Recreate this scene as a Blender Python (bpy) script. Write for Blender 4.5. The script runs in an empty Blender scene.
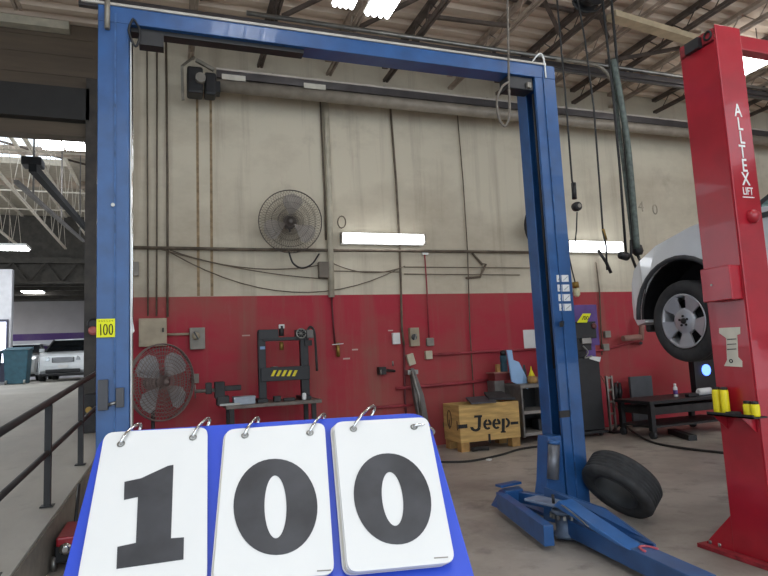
import bpy, bmesh, math, random
from mathutils import Vector, Matrix
random.seed(7)
scn = bpy.context.scene
col = scn.collection
V = Vector
PI = math.pi

# ------------------------------------------------------------------ camera
F = 600.0
yaw, pitch, roll = map(math.radians, (19.9, 6.4, 2.75))
CAM = V((0, 0, 1.5))
fw = V((math.sin(yaw)*math.cos(pitch), math.cos(yaw)*math.cos(pitch), math.sin(pitch)))
r0 = V((math.cos(yaw), -math.sin(yaw), 0)); u0 = r0.cross(fw)
CR = r0*math.cos(roll) - u0*math.sin(roll)
CU = r0*math.sin(roll) + u0*math.cos(roll)
cd = bpy.data.cameras.new('camera'); cam = bpy.data.objects.new('camera', cd); col.objects.link(cam)
cd.sensor_width = 36; cd.lens = 36*F/768; cd.clip_start = .02; cd.clip_end = 300
M = Matrix((CR, CU, -fw)).transposed().to_4x4(); M.translation = CAM
cam.matrix_world = M; scn.camera = cam

def ray(x, y): return fw + CR*((x-384)/F) - CU*((y-288)/F)
def onY(x, y, Y): d = ray(x, y); return CAM + d*(Y/d.y)
def onX(x, y, X): d = ray(x, y); return CAM + d*(X/d.x)
def onZ(x, y, Z=0.): d = ray(x, y); return CAM + d*((Z-1.5)/d.z)

# --------------------------------------------------------------- materials
MATS = {}
def s2l(c): return tuple(((v/255)/12.92 if v/255 <= .04045 else ((v/255+.055)/1.055)**2.4) for v in c)
def mat(name, rgb, rough=.6, metal=0., var=.12, scale=6., emit=None, es=0., alpha=None, trans=0., coat=0., bump=0., stretch=(1, 1, 1)):
    if name in MATS: return MATS[name]
    m = bpy.data.materials.new(name); m.use_nodes = True; nt = m.node_tree
    b = nt.nodes['Principled BSDF']; c = s2l(rgb)
    tc = nt.nodes.new('ShaderNodeTexCoord'); mp = nt.nodes.new('ShaderNodeMapping'); mp.inputs['Scale'].default_value = stretch
    n = nt.nodes.new('ShaderNodeTexNoise'); n.inputs['Scale'].default_value = scale; n.inputs['Detail'].default_value = 6
    nt.links.new(tc.outputs['Object'], mp.inputs[0]); nt.links.new(mp.outputs[0], n.inputs[0])
    r = nt.nodes.new('ShaderNodeValToRGB')
    r.color_ramp.elements[0].position = .3; r.color_ramp.elements[1].position = .7
    r.color_ramp.elements[0].color = (*[v*(1-var*1.5) for v in c], 1)
    r.color_ramp.elements[1].color = (*[min(1, v*(1+var)) for v in c], 1)
    nt.links.new(n.outputs[0], r.inputs[0]); nt.links.new(r.outputs[0], b.inputs['Base Color'])
    b.inputs['Roughness'].default_value = rough; b.inputs['Metallic'].default_value = metal
    if coat: b.inputs['Coat Weight'].default_value = coat
    if emit: b.inputs['Emission Color'].default_value = (*s2l(emit), 1); b.inputs['Emission Strength'].default_value = es
    if trans: b.inputs['Transmission Weight'].default_value = trans
    if bump:
        bp = nt.nodes.new('ShaderNodeBump'); bp.inputs['Strength'].default_value = bump; bp.inputs['Distance'].default_value = .01
        nt.links.new(n.outputs[0], bp.inputs['Height']); nt.links.new(bp.outputs[0], b.inputs['Normal'])
    MATS[name] = m; return m

def layered(name, base, layers, rough=.7, bands=None, bump=0.):
    """base colour, then noise-shaped stain layers (rgb, scale, stretch, lo, hi, strength); bands = z splits of painted colour"""
    m = bpy.data.materials.new(name); m.use_nodes = True; nt = m.node_tree; b = nt.nodes['Principled BSDF']
    tc = nt.nodes.new('ShaderNodeNewGeometry')
    out = nt.nodes.new('ShaderNodeRGB'); out.outputs[0].default_value = (*s2l(base), 1); out = out.outputs[0]
    def mix(fac, a, rgb):
        x = nt.nodes.new('ShaderNodeMix'); x.data_type = 'RGBA'
        nt.links.new(fac, x.inputs[0]); nt.links.new(a, x.inputs[6]); x.inputs[7].default_value = (*s2l(rgb), 1); return x.outputs[2]
    sep = nt.nodes.new('ShaderNodeSeparateXYZ'); nt.links.new(tc.outputs['Position'], sep.inputs[0])
    if bands:
        for (z0, z1, rgb) in bands:
            a = nt.nodes.new('ShaderNodeMath'); a.operation = 'GREATER_THAN'; nt.links.new(sep.outputs[2], a.inputs[0]); a.inputs[1].default_value = z0
            c = nt.nodes.new('ShaderNodeMath'); c.operation = 'LESS_THAN'; nt.links.new(sep.outputs[2], c.inputs[0]); c.inputs[1].default_value = z1
            d = nt.nodes.new('ShaderNodeMath'); d.operation = 'MULTIPLY'; nt.links.new(a.outputs[0], d.inputs[0]); nt.links.new(c.outputs[0], d.inputs[1])
            out = mix(d.outputs[0], out, rgb)
    for (rgb, sc, st, lo, hi, k) in layers:
        mp = nt.nodes.new('ShaderNodeMapping'); mp.inputs['Scale'].default_value = st; nt.links.new(tc.outputs['Position'], mp.inputs[0])
        n = nt.nodes.new('ShaderNodeTexNoise'); n.inputs['Scale'].default_value = sc; n.inputs['Detail'].default_value = 8; n.inputs['Roughness'].default_value = .65
        nt.links.new(mp.outputs[0], n.inputs[0])
        mr = nt.nodes.new('ShaderNodeMapRange'); mr.inputs[1].default_value = lo; mr.inputs[2].default_value = hi; mr.inputs[3].default_value = 0; mr.inputs[4].default_value = k
        nt.links.new(n.outputs[0], mr.inputs[0]); out = mix(mr.outputs[0], out, rgb)
    nt.links.new(out, b.inputs['Base Color']); b.inputs['Roughness'].default_value = rough
    MATS[name] = m; return m

blue = mat('blue_enamel', (34, 80, 134), .4, var=.16, scale=5, coat=.2)
blue2 = mat('scuffed_blue_enamel', (48, 90, 142), .5, var=.3, scale=14)
redp = mat('red_enamel', (164, 24, 40), .32, var=.12, scale=4, coat=.3)
black = mat('black_paint', (26, 26, 28), .5, var=.3)
rubber = mat('tyre_rubber', (52, 52, 53), .78, var=.25, scale=12)
dark = mat('dark_steel', (52, 50, 50), .55, .4, var=.3)
steel = mat('bare_steel', (150, 148, 142), .35, .8, var=.2)
chrome = mat('chrome', (215, 215, 215), .16, 1., var=.03)
alloy = mat('alloy_silver', (198, 200, 204), .35, .5, var=.06)
galv = mat('galvanised_conduit', (142, 136, 124), .5, .4, var=.25)
dirtyc = mat('grimy_conduit', (104, 92, 78), .7, .1, var=.3)
redcon = mat('red_painted_pipe', (150, 52, 60), .6, var=.2)
beige = mat('beige_enamel', (166, 152, 128), .55, var=.12)
greyb = mat('grey_box_paint', (140, 134, 124), .6, var=.2)
white = mat('white_paint', (228, 228, 224), .5, var=.05)
carw = mat('white_car_paint', (226, 230, 232), .22, var=.02, coat=.6)
carp = mat('grey_plastic', (62, 64, 66), .6, var=.1)
glass = mat('car_glass', (120, 150, 140), .06, .2, var=.02, coat=.5)
glassd = mat('dark_car_glass', (24, 28, 32), .08, var=.05, coat=.5)
yellow = mat('yellow_paint', (228, 210, 20), .5, var=.08)
tagy = mat('yellow_card', (232, 232, 40), .8, var=.04)
ink = mat('black_ink', (22, 22, 24), .7, var=.1)
padw = mat('white_plastic_card', (214, 212, 208), .42, var=.015)
padside = mat('cream_card_edge', (196, 190, 176), .7, var=.05)
boardb = mat('blue_clipboard_plastic', (46, 74, 186), .4, var=.04)
numk = mat('charcoal_print', (54, 54, 57), .5, var=.25, scale=30)
wood = mat('plywood', (196, 160, 98), .75, var=.2, scale=3, stretch=(1, 1, 7))
woodd = mat('plywood_edge', (170, 132, 78), .8, var=.25, scale=8)
greymet = mat('grey_bench_steel', (112, 108, 104), .55, .2, var=.25)
purple = mat('purple_plastic', (92, 62, 132), .5, var=.15)
teal = mat('teal_bin_plastic', (44, 84, 98), .6, var=.15)
lblue = mat('pale_blue_card', (150, 186, 226), .6, var=.05)
paper = mat('white_paper', (222, 222, 220), .85, var=.04)
rust = mat('brass_fitting', (150, 120, 60), .45, .6, var=.2)
cable = mat('black_cable', (30, 30, 30), .6, var=.2)
hosem = mat('grey_green_hose', (84, 94, 88), .6, var=.3, scale=20)
ropem = mat('grey_cable', (112, 104, 94), .7, var=.2)
cream = mat('cream_pipe_paint', (186, 178, 158), .6, var=.15)
railk = mat('black_rail_paint', (36, 35, 36), .55, var=.25)
joistm = mat('joist_paint', (168, 152, 136), .7, var=.25)
joistd = mat('dark_joist_paint', (92, 80, 72), .75, var=.25)
lamp = mat('lamp_tube', (255, 255, 255), .5, emit=(248, 252, 255), es=9)
lampw = mat('wall_tube', (255, 255, 255), .5, emit=(246, 250, 255), es=6)
lamphall = mat('hall_tube', (255, 255, 255), .5, emit=(250, 252, 255), es=26)
lamph = mat('high_bay_tube', (255, 255, 255), .5, emit=(250, 252, 255), es=12)
sky_pane = mat('daylit_door_pane', (255, 255, 255), .5, emit=(225, 232, 255), es=2.2)
blueglow = mat('blue_lamp', (120, 150, 255), .5, emit=(90, 130, 255), es=3)
wallm = layered('two_tone_wall_paint', (204, 195, 174), [
    ((120, 100, 78), .35, (1, 1, 1.6), .45, .75, .55),
    ((124, 106, 88), 1.4, (2.2, 1, .12), .52, .78, .6),
    ((96, 80, 64), .8, (1, 1, 1), .62, .85, .5),
    ((170, 110, 110), 3., (3, 1, .3), .63, .8, .30)], .75, bands=[(-1, 2.49, (166, 40, 56))])
floorm = layered('worn_concrete', (170, 162, 152), [
    ((104, 94, 86), .5, (1, 1, 1), .42, .66, .75), ((70, 62, 58), 2.3, (1, 1, 1), .53, .72, .65),
    ((180, 172, 162), 5., (1, 1, 1), .6, .8, .35), ((58, 52, 50), .9, (1, .35, 1), .6, .78, .6)], .5)
rampm = layered('ramp_concrete', (172, 168, 158), [
    ((128, 122, 116), .6, (1, .4, 1), .42, .7, .6), ((110, 104, 98), 3., (1, 1, 1), .58, .8, .4)], .6)
kerbm = layered('ramp_side_concrete', (132, 124, 112), [((54, 48, 44), 1.5, (1, 1, 1), .42, .7, .7)], .85)
headm = layered('brown_ribbed_panel', (98, 84, 68), [((62, 52, 44), 1.2, (.3, 1, 3), .4, .7, .6)], .7)
deckm = layered('roof_deck_paint', (222, 204, 184), [((160, 138, 120), .8, (.4, 2, 1), .45, .7, .5)], .7)
hallw = layered('pale_hall_wall', (196, 192, 194), [((160, 156, 158), .5, (1, 1, 1), .45, .7, .4)], .8,
                bands=[(3.25, 3.62, (92, 66, 128)), (-2, 3.25, (206, 208, 216))])
hallp = mat('white_hall_wall', (206, 206, 210), .7, var=.05)
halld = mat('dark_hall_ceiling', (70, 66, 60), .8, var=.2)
hallc = mat('hall_roof_deck', (168, 158, 142), .8, var=.2, stretch=(1, 4, 1))

# ----------------------------------------------------------------- helpers
ORG = {}
class MB:
    def __init__(s): s.bm = bmesh.new()
    def box(s, c, size, rot=None):
        c = V(c); hx, hy, hz = (v/2 for v in size); vs = []
        for x in (-hx, hx):
            for y in (-hy, hy):
                for z in (-hz, hz):
                    p = V((x, y, z)); p = rot @ p if rot else p; vs.append(s.bm.verts.new(c+p))
        for f in ((0, 1, 3, 2), (4, 6, 7, 5), (0, 4, 5, 1), (2, 3, 7, 6), (0, 2, 6, 4), (1, 5, 7, 3)): s.bm.faces.new([vs[i] for i in f])
        return s
    def bb(s, x0, x1, y0, y1, z0, z1): return s.box(((x0+x1)/2, (y0+y1)/2, (z0+z1)/2), (abs(x1-x0), abs(y1-y0), abs(z1-z0)))
    def bar(s, a, b, w, h, up=(0, 0, 1)):
        a = V(a); b = V(b); d = b-a; L = d.length; d.normalize(); u = V(up)
        sd = d.cross(u)
        if sd.length < 1e-4: sd = d.cross(V((1, 0, 0)))
        sd.normalize(); u = sd.cross(d)
        R = Matrix((d, sd, u)).transposed(); return s.box((a+b)/2, (L, w, h), R)
    def tube(s, pts, r, n=10, closed=False, rs=None):
        pts = [V(p) for p in pts]; N = len(pts); rings = []; pu = None
        for i, p in enumerate(pts):
            a = pts[(i-1) % N] if (i > 0 or closed) else p; b = pts[(i+1) % N] if (i < N-1 or closed) else p
            d = (b-a).normalized()
            if pu is None:
                pu = d.cross(V((0, 0, 1)));
                if pu.length < .05: pu = d.cross(V((1, 0, 0)))
            u = (pu - d*pu.dot(d)).normalized(); pu = u; w = d.cross(u); rr = rs[i] if rs else r
            rings.append([s.bm.verts.new(p+(u*math.cos(t)+w*math.sin(t))*rr) for t in [2*PI*k/n for k in range(n)]])
        for i in range(N if closed else N-1):
            A = rings[i]; B = rings[(i+1) % N]
            for k in range(n):
                f = s.bm.faces.new((A[k], A[(k+1) % n], B[(k+1) % n], B[k])); f.smooth = True
        if not closed: s.bm.faces.new(rings[0][::-1]); s.bm.faces.new(rings[-1])
        return s
    def cyl(s, a, b, r, n=24, r2=None): return s.tube([a, b], r, n, rs=[r, r if r2 is None else r2])
    def lathe(s, c, axis, prof, n=40, closed=False):
        """prof: (radius, offset along axis)"""
        c = V(c); ax = V(axis).normalized(); u = ax.cross(V((0, 0, 1)))
        if u.length < .05: u = ax.cross(V((1, 0, 0)))
        u.normalize(); w = ax.cross(u); rings = []
        for (r, o) in prof:
            rings.append([s.bm.verts.new(c+ax*o+(u*math.cos(2*PI*k/n)+w*math.sin(2*PI*k/n))*max(r, 1e-4)) for k in range(n)])
        m = len(rings)
        for i in range(m if closed else m-1):
            A = rings[i]; B = rings[(i+1) % m]
            for k in range(n):
                f = s.bm.faces.new((A[k], A[(k+1) % n], B[(k+1) % n], B[k])); f.smooth = True
        if not closed: s.bm.faces.new(rings[0][::-1]); s.bm.faces.new(rings[-1])
        return s
    def prism(s, pts, d, smooth=False):
        pts = [V(p) for p in pts]; d = V(d); a = [s.bm.verts.new(p) for p in pts]; b = [s.bm.verts.new(p+d) for p in pts]; n = len(pts)
        s.bm.faces.new(a[::-1]); s.bm.faces.new(b)
        for i in range(n):
            f = s.bm.faces.new((a[i], a[(i+1) % n], b[(i+1) % n], b[i])); f.smooth = smooth
        return s
    def ringprism(s, outer, inner, d):
        n = len(outer); d = V(d); L = [[s.bm.verts.new(V(p)+k) for p in q] for q in (outer, inner) for k in (V((0, 0, 0)), d)]
        o0, o1, i0, i1 = L
        for k in range(n):
            j = (k+1) % n
            for f in ((o0[k], o0[j], o1[j], o1[k]), (i0[j], i0[k], i1[k], i1[j]), (o0[j], o0[k], i0[k], i0[j]), (o1[k], o1[j], i1[j], i1[k])): s.bm.faces.new(f)
        return s
    def build(s, name, m, parent=None, bevel=0., seg=2):
        bmesh.ops.recalc_face_normals(s.bm, faces=s.bm.faces)
        vs = [v.co for v in s.bm.verts]
        if parent is not None: o = ORG[parent.name]
        else:
            o = V(((min(v.x for v in vs)+max(v.x for v in vs))/2, (min(v.y for v in vs)+max(v.y for v in vs))/2, min(v.z for v in vs)))
        for v in s.bm.verts: v.co -= o
        me = bpy.data.meshes.new(name); s.bm.to_mesh(me); s.bm.free(); me.materials.append(m)
        ob = bpy.data.objects.new(name, me); col.objects.link(ob)
        if parent is not None: ob.parent = parent
        else: ob.location = o
        ORG[ob.name] = o.copy()
        if bevel:
            b = ob.modifiers.new('bevel', 'BEVEL'); b.width = bevel; b.segments = seg; b.limit_method = 'ANGLE'; b.angle_limit = math.radians(35)
        return ob
def thing(name, loc, label, cat, group=None):
    o = bpy.data.objects.new(name, None); col.objects.link(o); o.location = V(loc); o.empty_display_size = .1
    ORG[o.name] = V(loc); o['label'] = label; o['category'] = cat
    if group: o['group'] = group
    return o
def tag(o, label, cat, group=None, stuff=False):
    o['label'] = label; o['category'] = cat
    if group: o['group'] = group
    if stuff: o['kind'] = 'stuff'
    return o
def struct(o): o['kind'] = 'structure'; return o
def copy_tree(o, delta, parent=None):
    c = o.copy(); col.objects.link(c); ORG[c.name] = ORG[o.name]+delta
    if parent is not None: c.parent = parent; 
    else: c.location = o.location+delta
    for ch in [k for k in bpy.data.objects if k.parent == o]:
        copy_tree(ch, delta, c)
    return c
def wq(p0, p1, dep, Y=9.19):
    """a box on the wall plane seen between two photo points -> x0,x1,y0,y1,z0,z1"""
    a = onY(*p0, Y-dep/2); b = onY(*p1, Y-dep/2); return (a.x, b.x, Y-dep, Y-.002, b.z, a.z)
def text(s, size, origin, xd, yd, m, name, parent, depth=.002, bold=0., sx=1.):
    cu = bpy.data.curves.new('t', 'FONT'); cu.body = s; cu.size = size; cu.extrude = depth; cu.offset = bold; cu.align_x = 'CENTER'; cu.align_y = 'CENTER'
    to = bpy.data.objects.new('t', cu); col.objects.link(to); bpy.context.view_layer.update()
    me = bpy.data.meshes.new_from_object(to.evaluated_get(bpy.context.evaluated_depsgraph_get())); bpy.data.objects.remove(to)
    xd = V(xd).normalized(); yd = V(yd).normalized(); R = Matrix((xd, yd, xd.cross(yd))).transposed()
    o = ORG[parent.name]
    for v in me.vertices: c = v.co.copy(); c.x *= sx; v.co = V(origin)+R @ c-o
    me.materials.clear(); me.materials.append(m); ob = bpy.data.objects.new(name, me); col.objects.link(ob); ob.parent = parent; ORG[ob.name] = o.copy(); return ob
def arc(a, b, sag, n=14):
    a = V(a); b = V(b); return [a.lerp(b, t)+V((0, 0, -sag*4*t*(1-t))) for t in [i/n for i in range(n+1)]]
def smooth_path(pts, n=6):
    P = [V(p) for p in pts]; P = [P[0]]+P+[P[-1]]; out = []
    for i in range(1, len(P)-2):
        for k in range(n):
            t = k/n; a, b, c, d = P[i-1:i+3]
            out.append(.5*((2*b)+(c-a)*t+(2*a-5*b+4*c-d)*t*t+(3*b-a-3*c+d)*t**3))
    out.append(P[-2]); return out

WY = 9.19
# ------------------------------------------------------------------ shell
struct(MB().bb(-8, 18, -7, WY+.3, -.2, 0).build('floor', floorm))
struct(MB().bb(-1.0, 18, WY, WY+.3, 0, 6.72).build('wall_back', wallm))
struct(MB().bb(17.7, 18, -7, WY, 0, 6.72).build('wall_right', wallm))
struct(MB().bb(-8.3, -8, -7, WY, 0, 6.72).build('wall_left', hallp))
# header over the opening: ribbed brown panels, dark roller box, pale lintel
h = MB(); h.bb(-9.5, -.9, WY-.02, WY+.2, 5.44, 6.72)
for z in (5.68, 5.98, 6.24): h.bb(-9.5, -1.0, WY-.03, WY, z, z+.05)
struct(h.build('wall_header', headm))
struct(MB().bb(-9.5, -1.03, WY-.2, WY+.1, 4.98, 5.44).build('trim_1', mat('roller_box', (40, 38, 36), .6)))
struct(MB().bb(-9.5, -1.03, WY-.05, WY+.2, 4.79, 4.98).build('trim_2', headm))
struct(MB().bb(-1.075, -.93, WY-.2, WY+.1, 0, 5.6).build('trim_3', mat('dark_door_guide', (60, 54, 48), .6, var=.3)))
# pale ducts high on the header
tag(MB().bb(-6, -1.3, 9.0, 9.155, 6.3, 6.42).build('strip_duct', cream), 'pale straight strip duct high on the brown panelled header wall', 'duct')
tag(MB().cyl((-6, 9.11, 6.50), (-1.3, 9.11, 6.52), .02).build('pipe', cream), 'thin pale pipe running above the strip duct at the brown header', 'pipe')

# ceiling: ribbed deck with open web joists
c = MB(); x0, x1 = -8.3, 18.
prof = []; y = -3.0
while y < WY+.3:
    prof += [(y, 6.52), (y+.13, 6.52), (y+.16, 6.455), (y+.26, 6.455), (y+.29, 6.52)]; y += .29
prof += [(y, 6.72), (-3.0, 6.72)]
c.prism([(x0, a, b) for a, b in prof], (x1-x0, 0, 0))
ceiling = struct(c.build('ceiling', deckm))
def joist(x, y0=-3, y1=WY, zt=6.45, zb=6.15, m=joistd, parent=ceiling, step=.5, name='joist'):
    j = MB(); j.bb(x-.045, x-.008, y0, y1, zb, zb+.05); j.bb(x+.008, x+.045, y0, y1, zb, zb+.05); j.bb(x-.05, x+.05, y0, y1, zt-.06, zt)
    y = y0; up = True
    while y+step/2 <= y1:
        a = (x, y, zb+.03 if up else zt-.03); b = (x, y+step/2, zt-.03 if up else zb+.03); j.tube([a, b], .009, 5); up = not up; y += step/2
    return j.build(name, m, parent)
for i, x in enumerate((-6.6, -5.4, -4.2, -3.0, -1.8, -.7, .35, 1.4, 2.53, 3.53, 4.76, 5.73, 6.48, 7.4, 8.28, 9.4, 10.5, 11.6, 12.8, 14)):
    joist(x, y1=8.4 if x < -1 else WY, m=joistm if i % 2 == 0 else joistd)
for a, b in (((2.6, 7.7, 6.18), (3.5, 6.9, 6.45)), ((3.5, 7.6, 6.45), (4.75, 7.1, 6.18)), ((4.8, 6.5, 6.45), (5.7, 7.2, 6.18)), ((6.83, 7.6, 6.15), (7.72, 6.91, 6.15)), ((5.73, 6.5, 6.45), (6.5, 7.1, 6.2)),
             ((1.5, 7.7, 6.18), (2.5, 6.9, 6.45)), ((4.8, 6.85, 6.45), (8.3, 7.0, 6.4)), ((2.6, 6.8, 6.45), (6.5, 6.9, 6.43)), ((8.3, 7.5, 6.2), (9.4, 6.8, 6.45)), ((0.4, 7.6, 6.2), (1.4, 6.9, 6.45))):
    MB().bar(a, b, .05, .05).build('brace', joistd, ceiling)
MB().bar((5.9, 6.36, 6.1), (9.9, 6.88, 6.1), .17, .09).build('girder', mat('pale_girder_paint', (186, 168, 138), .7), ceiling)
# top beam of the wall and pipes along it
tb = MB(); tb.bb(-1, 17.7, 7.62, 7.68, 5.90, 6.04); tb.bb(-1, 17.7, 7.57, 7.73, 5.93, 5.95)
for x in (1.4, 4.76, 7.4, 10.5, 14): tb.bb(x-.02, x+.02, 7.63, 7.67, 6.0, 6.15)
tag(tb.build('cable_tray', mat('grey_channel', (96, 92, 92), .35, .6)), 'long dark tray hung under the roof joists before the back wall', 'tray')
tag(MB().cyl((1.0, 7.58, 6.08), (17.6, 7.58, 6.05), .032, 12).build('sprinkler_pipe', steel), 'bright steel pipe running level just under the roof deck', 'pipe')
tag(MB().tube(smooth_path([onY(*q, 7.45) for q in ((556, 60), (580, 62), (600, 67), (611, 80), (614, 98), (621, 130))]), .026, 10).build('conduit_bend', galv), 'grey conduit curving down from the roof behind the hoses', 'conduit')

# --------------------------------------------------- ramp and the far hall
RY0 = -7.
def rz(y): return min(max(.394+.095*(y-5.76), .0), 1.1)
def ex(y): return -.924+.06*(y-4.42) if y < 9 else -.65
r = MB()
ys = [1.62, 3, 5, 7, 9.0, 13.19]
for (ya, yb) in ((1.62, 9.18),):
    A = [(ex(ya), ya, 0.003), (ex(yb), yb, 0.003), (-8, yb, .003), (-8, ya, .003)]
    vs = [r.bm.verts.new(p) for p in A]+[r.bm.verts.new((p[0], p[1], rz(p[1])+.004)) for p in A]
    for f in ((3, 2, 1, 0), (4, 5, 6, 7), (0, 1, 5, 4), (1, 2, 6, 5), (2, 3, 7, 6), (3, 0, 4, 7)): r.bm.faces.new([vs[i] for i in f])
ramp = struct(r.build('floor_ramp', rampm))
MB().prism([(ex(1.7)+.006, 1.7, .004), (ex(9.17)+.006, 9.17, .004), (ex(9.17)+.006, 9.17, rz(9.17)-.02), (ex(1.7)+.006, 1.7, rz(1.7)-.004)], (.012, 0, 0)).build('ramp_side', kerbm, ramp)
h = MB(); h.prism([(-1.08, 9.18, 0), (-1.08, 13.2, 0), (-1.08, 13.2, 1.1), (-1.08, 9.18, rz(9.18))], (-12, 0, 0)); h.bb(-22, -.9, 13.2, 46, 0, 1.1)
struct(h.build('floor_hall', rampm))
struct(MB().bb(-1.0, -.8, WY+.3, 40, 0, 8.2).build('wall_hall_right', hallp))
struct(MB().bb(-22, -.8, 38, 38.3, 0, 8.4).build('wall_hall_far', hallw))
struct(MB().bb(-22, -5.54, 25.8, 26.1, 1.1, 5.4).build('wall_hall_left', hallp))
hc = MB(); hc.bb(-22, -.8, WY+.2, 17.6, 8, 8.2); hc.bb(-22, -.8, 20.9, 38, 8, 8.2); hc.bb(-2.9, -.8, 17.6, 20.9, 8, 8.2); hc.bb(-22, -16, 17.6, 20.9, 8, 8.2)  # skylight gap runs on out of view to let in more daylight
hceil = struct(hc.build('ceiling_hall', hallc))
for x in (-1.6, -2.9, -4.0, -5.6, -7.2):
    joist(x, WY+.3, 27.5, 7.9, 6.5, m=mat('pale_truss_paint', (214, 204, 188), .7), parent=hceil, step=1.5, name='truss')
for y in (12, 14.5, 17.5, 21.5, 24): MB().bar((-10, y, 7.3), (-1, y, 7.3), .04, .04).build('tie_rod', mat('pale_truss_paint', (170, 156, 138)), hceil)
for y in (13, 16, 19.2, 22.6): MB().bb(-12, -1, y-.04, y+.04, 7.75, 8).build('purlin', joistm, hceil)
MB().bar((-4.6, 18.4, 7.9), (-2.2, 20.5, 7.9), .05, .05).build('tie_rod', joistd, hceil)
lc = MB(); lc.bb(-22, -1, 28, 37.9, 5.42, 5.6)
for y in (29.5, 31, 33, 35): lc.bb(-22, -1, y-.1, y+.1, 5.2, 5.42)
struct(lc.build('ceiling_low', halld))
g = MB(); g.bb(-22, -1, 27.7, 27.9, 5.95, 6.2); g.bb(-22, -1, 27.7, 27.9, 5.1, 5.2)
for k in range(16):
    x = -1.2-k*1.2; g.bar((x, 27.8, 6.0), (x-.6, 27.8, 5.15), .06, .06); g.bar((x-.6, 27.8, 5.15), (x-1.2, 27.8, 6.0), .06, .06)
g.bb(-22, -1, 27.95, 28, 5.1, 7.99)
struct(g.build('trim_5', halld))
tag(MB().bar((-1.95, 10.2, 4.62), (-2.05, 19, 5.35), .11, .12).build('exhaust_rail', mat('black_rail', (14, 14, 15), .85)), 'long black exhaust hose rail slanting under the far hall roof', 'rail')
ht = MB().bar((-2.25, 10.6, 4.5), (-2.3, 19, 5.2), .07, .06)
for y in (12, 15, 18): ht.bb(-2.29, -2.26, y-.015, y+.015, 4.5+(y-10.6)*.083, 7.99)
tag(ht.build('hose_track', greymet), 'grey track running alongside the black exhaust rail', 'track')
tag(MB().box(onY(33, 163, 11)+V((0, 0, 0)), (.3, .3, .14)).build('hose_drum', black, bevel=.02), 'small black box at the near end of the hall exhaust rail', 'drum')
def hall_lamp(loc, sx, sy, label):
    t = thing('ceiling_light', loc, label, 'light', 'lit ceiling lights in the far hall')
    MB().box(V(loc)+V((0, 0, .05)), (sx, sy, .08)).build('housing', white, t); MB().box(V(loc)-V((0, 0, .01)), (sx*.92, sy*.9, .03)).build('diffuser', lamphall, t)
    MB().bar(V(loc)+V((0, 0, .09)), (loc[0], loc[1], 8 if loc[1] < 28 else 5.42), .015, .015).build('hanger', joistm, t); return t
hall_lamp(tuple(onZ(50, 143, 6.3)), .42, .8, 'left one of the twin bright lights at the top of the far hall')
hall_lamp(tuple(onZ(74, 144, 6.3)), .42, .8, 'right one of the twin bright lights at the top of the far hall')
hall_lamp(tuple(onZ(9, 248, 5.8)), 1.2, .8, 'bright light hanging low at the left edge of the photo')
hall_lamp(tuple(onZ(33, 292, 5.3)), .9, .8, 'small distant light under the dark low hall ceiling')
for x, y in ((-9.5, 12.5), (-9.5, 17), (-10, 22), (-14, 15), (-14, 21)): hall_lamp((x, y, 7.2), 1.4, 1.4, 'added unseen lamp brightening the far hall from the left')  # unseen lamps added to brighten the hall
for x in (-9.5, -13, -17): hall_lamp((x, 32.5, 5.1), 1.6, 1.6, 'added unseen lamp under the low hall ceiling on the left')  # more added lamps out of view, lighting the hall's far end
# daylit door in the white hall wall
d = struct(MB().bb(-8.5, -5.62, 25.7, 25.8, 1.2, 3.5).build('door_1', mat('dark_door_frame', (60, 60, 78), .5)))
for k in range(5): MB().bb(-5.98+.3-k*.5, -5.98-.08+.0-k*.5, 25.66, 25.7, 1.9, 3.4).build('door_pane', sky_pane, d)

# teal bins beside that door
def bin_(x, y, w, hgt, label):
    t = thing('trash_bin', (x, y, 1.1), label, 'bin', 'teal bins in the far hall')
    b = MB(); vs = []
    for (z, k) in ((1.12, .82), (1.1+hgt, 1.)):
        vs.append([b.bm.verts.new((x+sx*w/2*k, y+sy*w/2*k, z)) for sx, sy in ((-1, -1), (1, -1), (1, 1), (-1, 1))])
    b.bm.faces.new(vs[0][::-1]); b.bm.faces.new(vs[1])
    for i in range(4): b.bm.faces.new((vs[0][i], vs[0][(i+1) % 4], vs[1][(i+1) % 4], vs[1][i]))
    b.build('body', teal, t, .03)
    MB().prism([(x-w*.53, y-w*.55, 1.1+hgt), (x-w*.53, y+w*.5, 1.1+hgt+.12), (x-w*.53, y+w*.5, 1.1+hgt)], (w*1.06, 0, 0)).build('lid', teal, t)
    for s in (-1, 1): MB().cyl((x+s*w*.4, y-w*.42, 1.18), (x+s*w*.32, y-w*.42, 1.18), .08, 12).build('wheel', steel, t)
    return t
pb = onY(16, 375, 24.5)
bin_(pb.x+.05, 24.5, .78, 1.2, 'teal wheeled bin beside the second white car in the far hall')
bin_(pb.x-.85, 24.3, .75, 1.1, 'teal wheeled bin partly cut off at the left edge of the photo')

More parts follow.
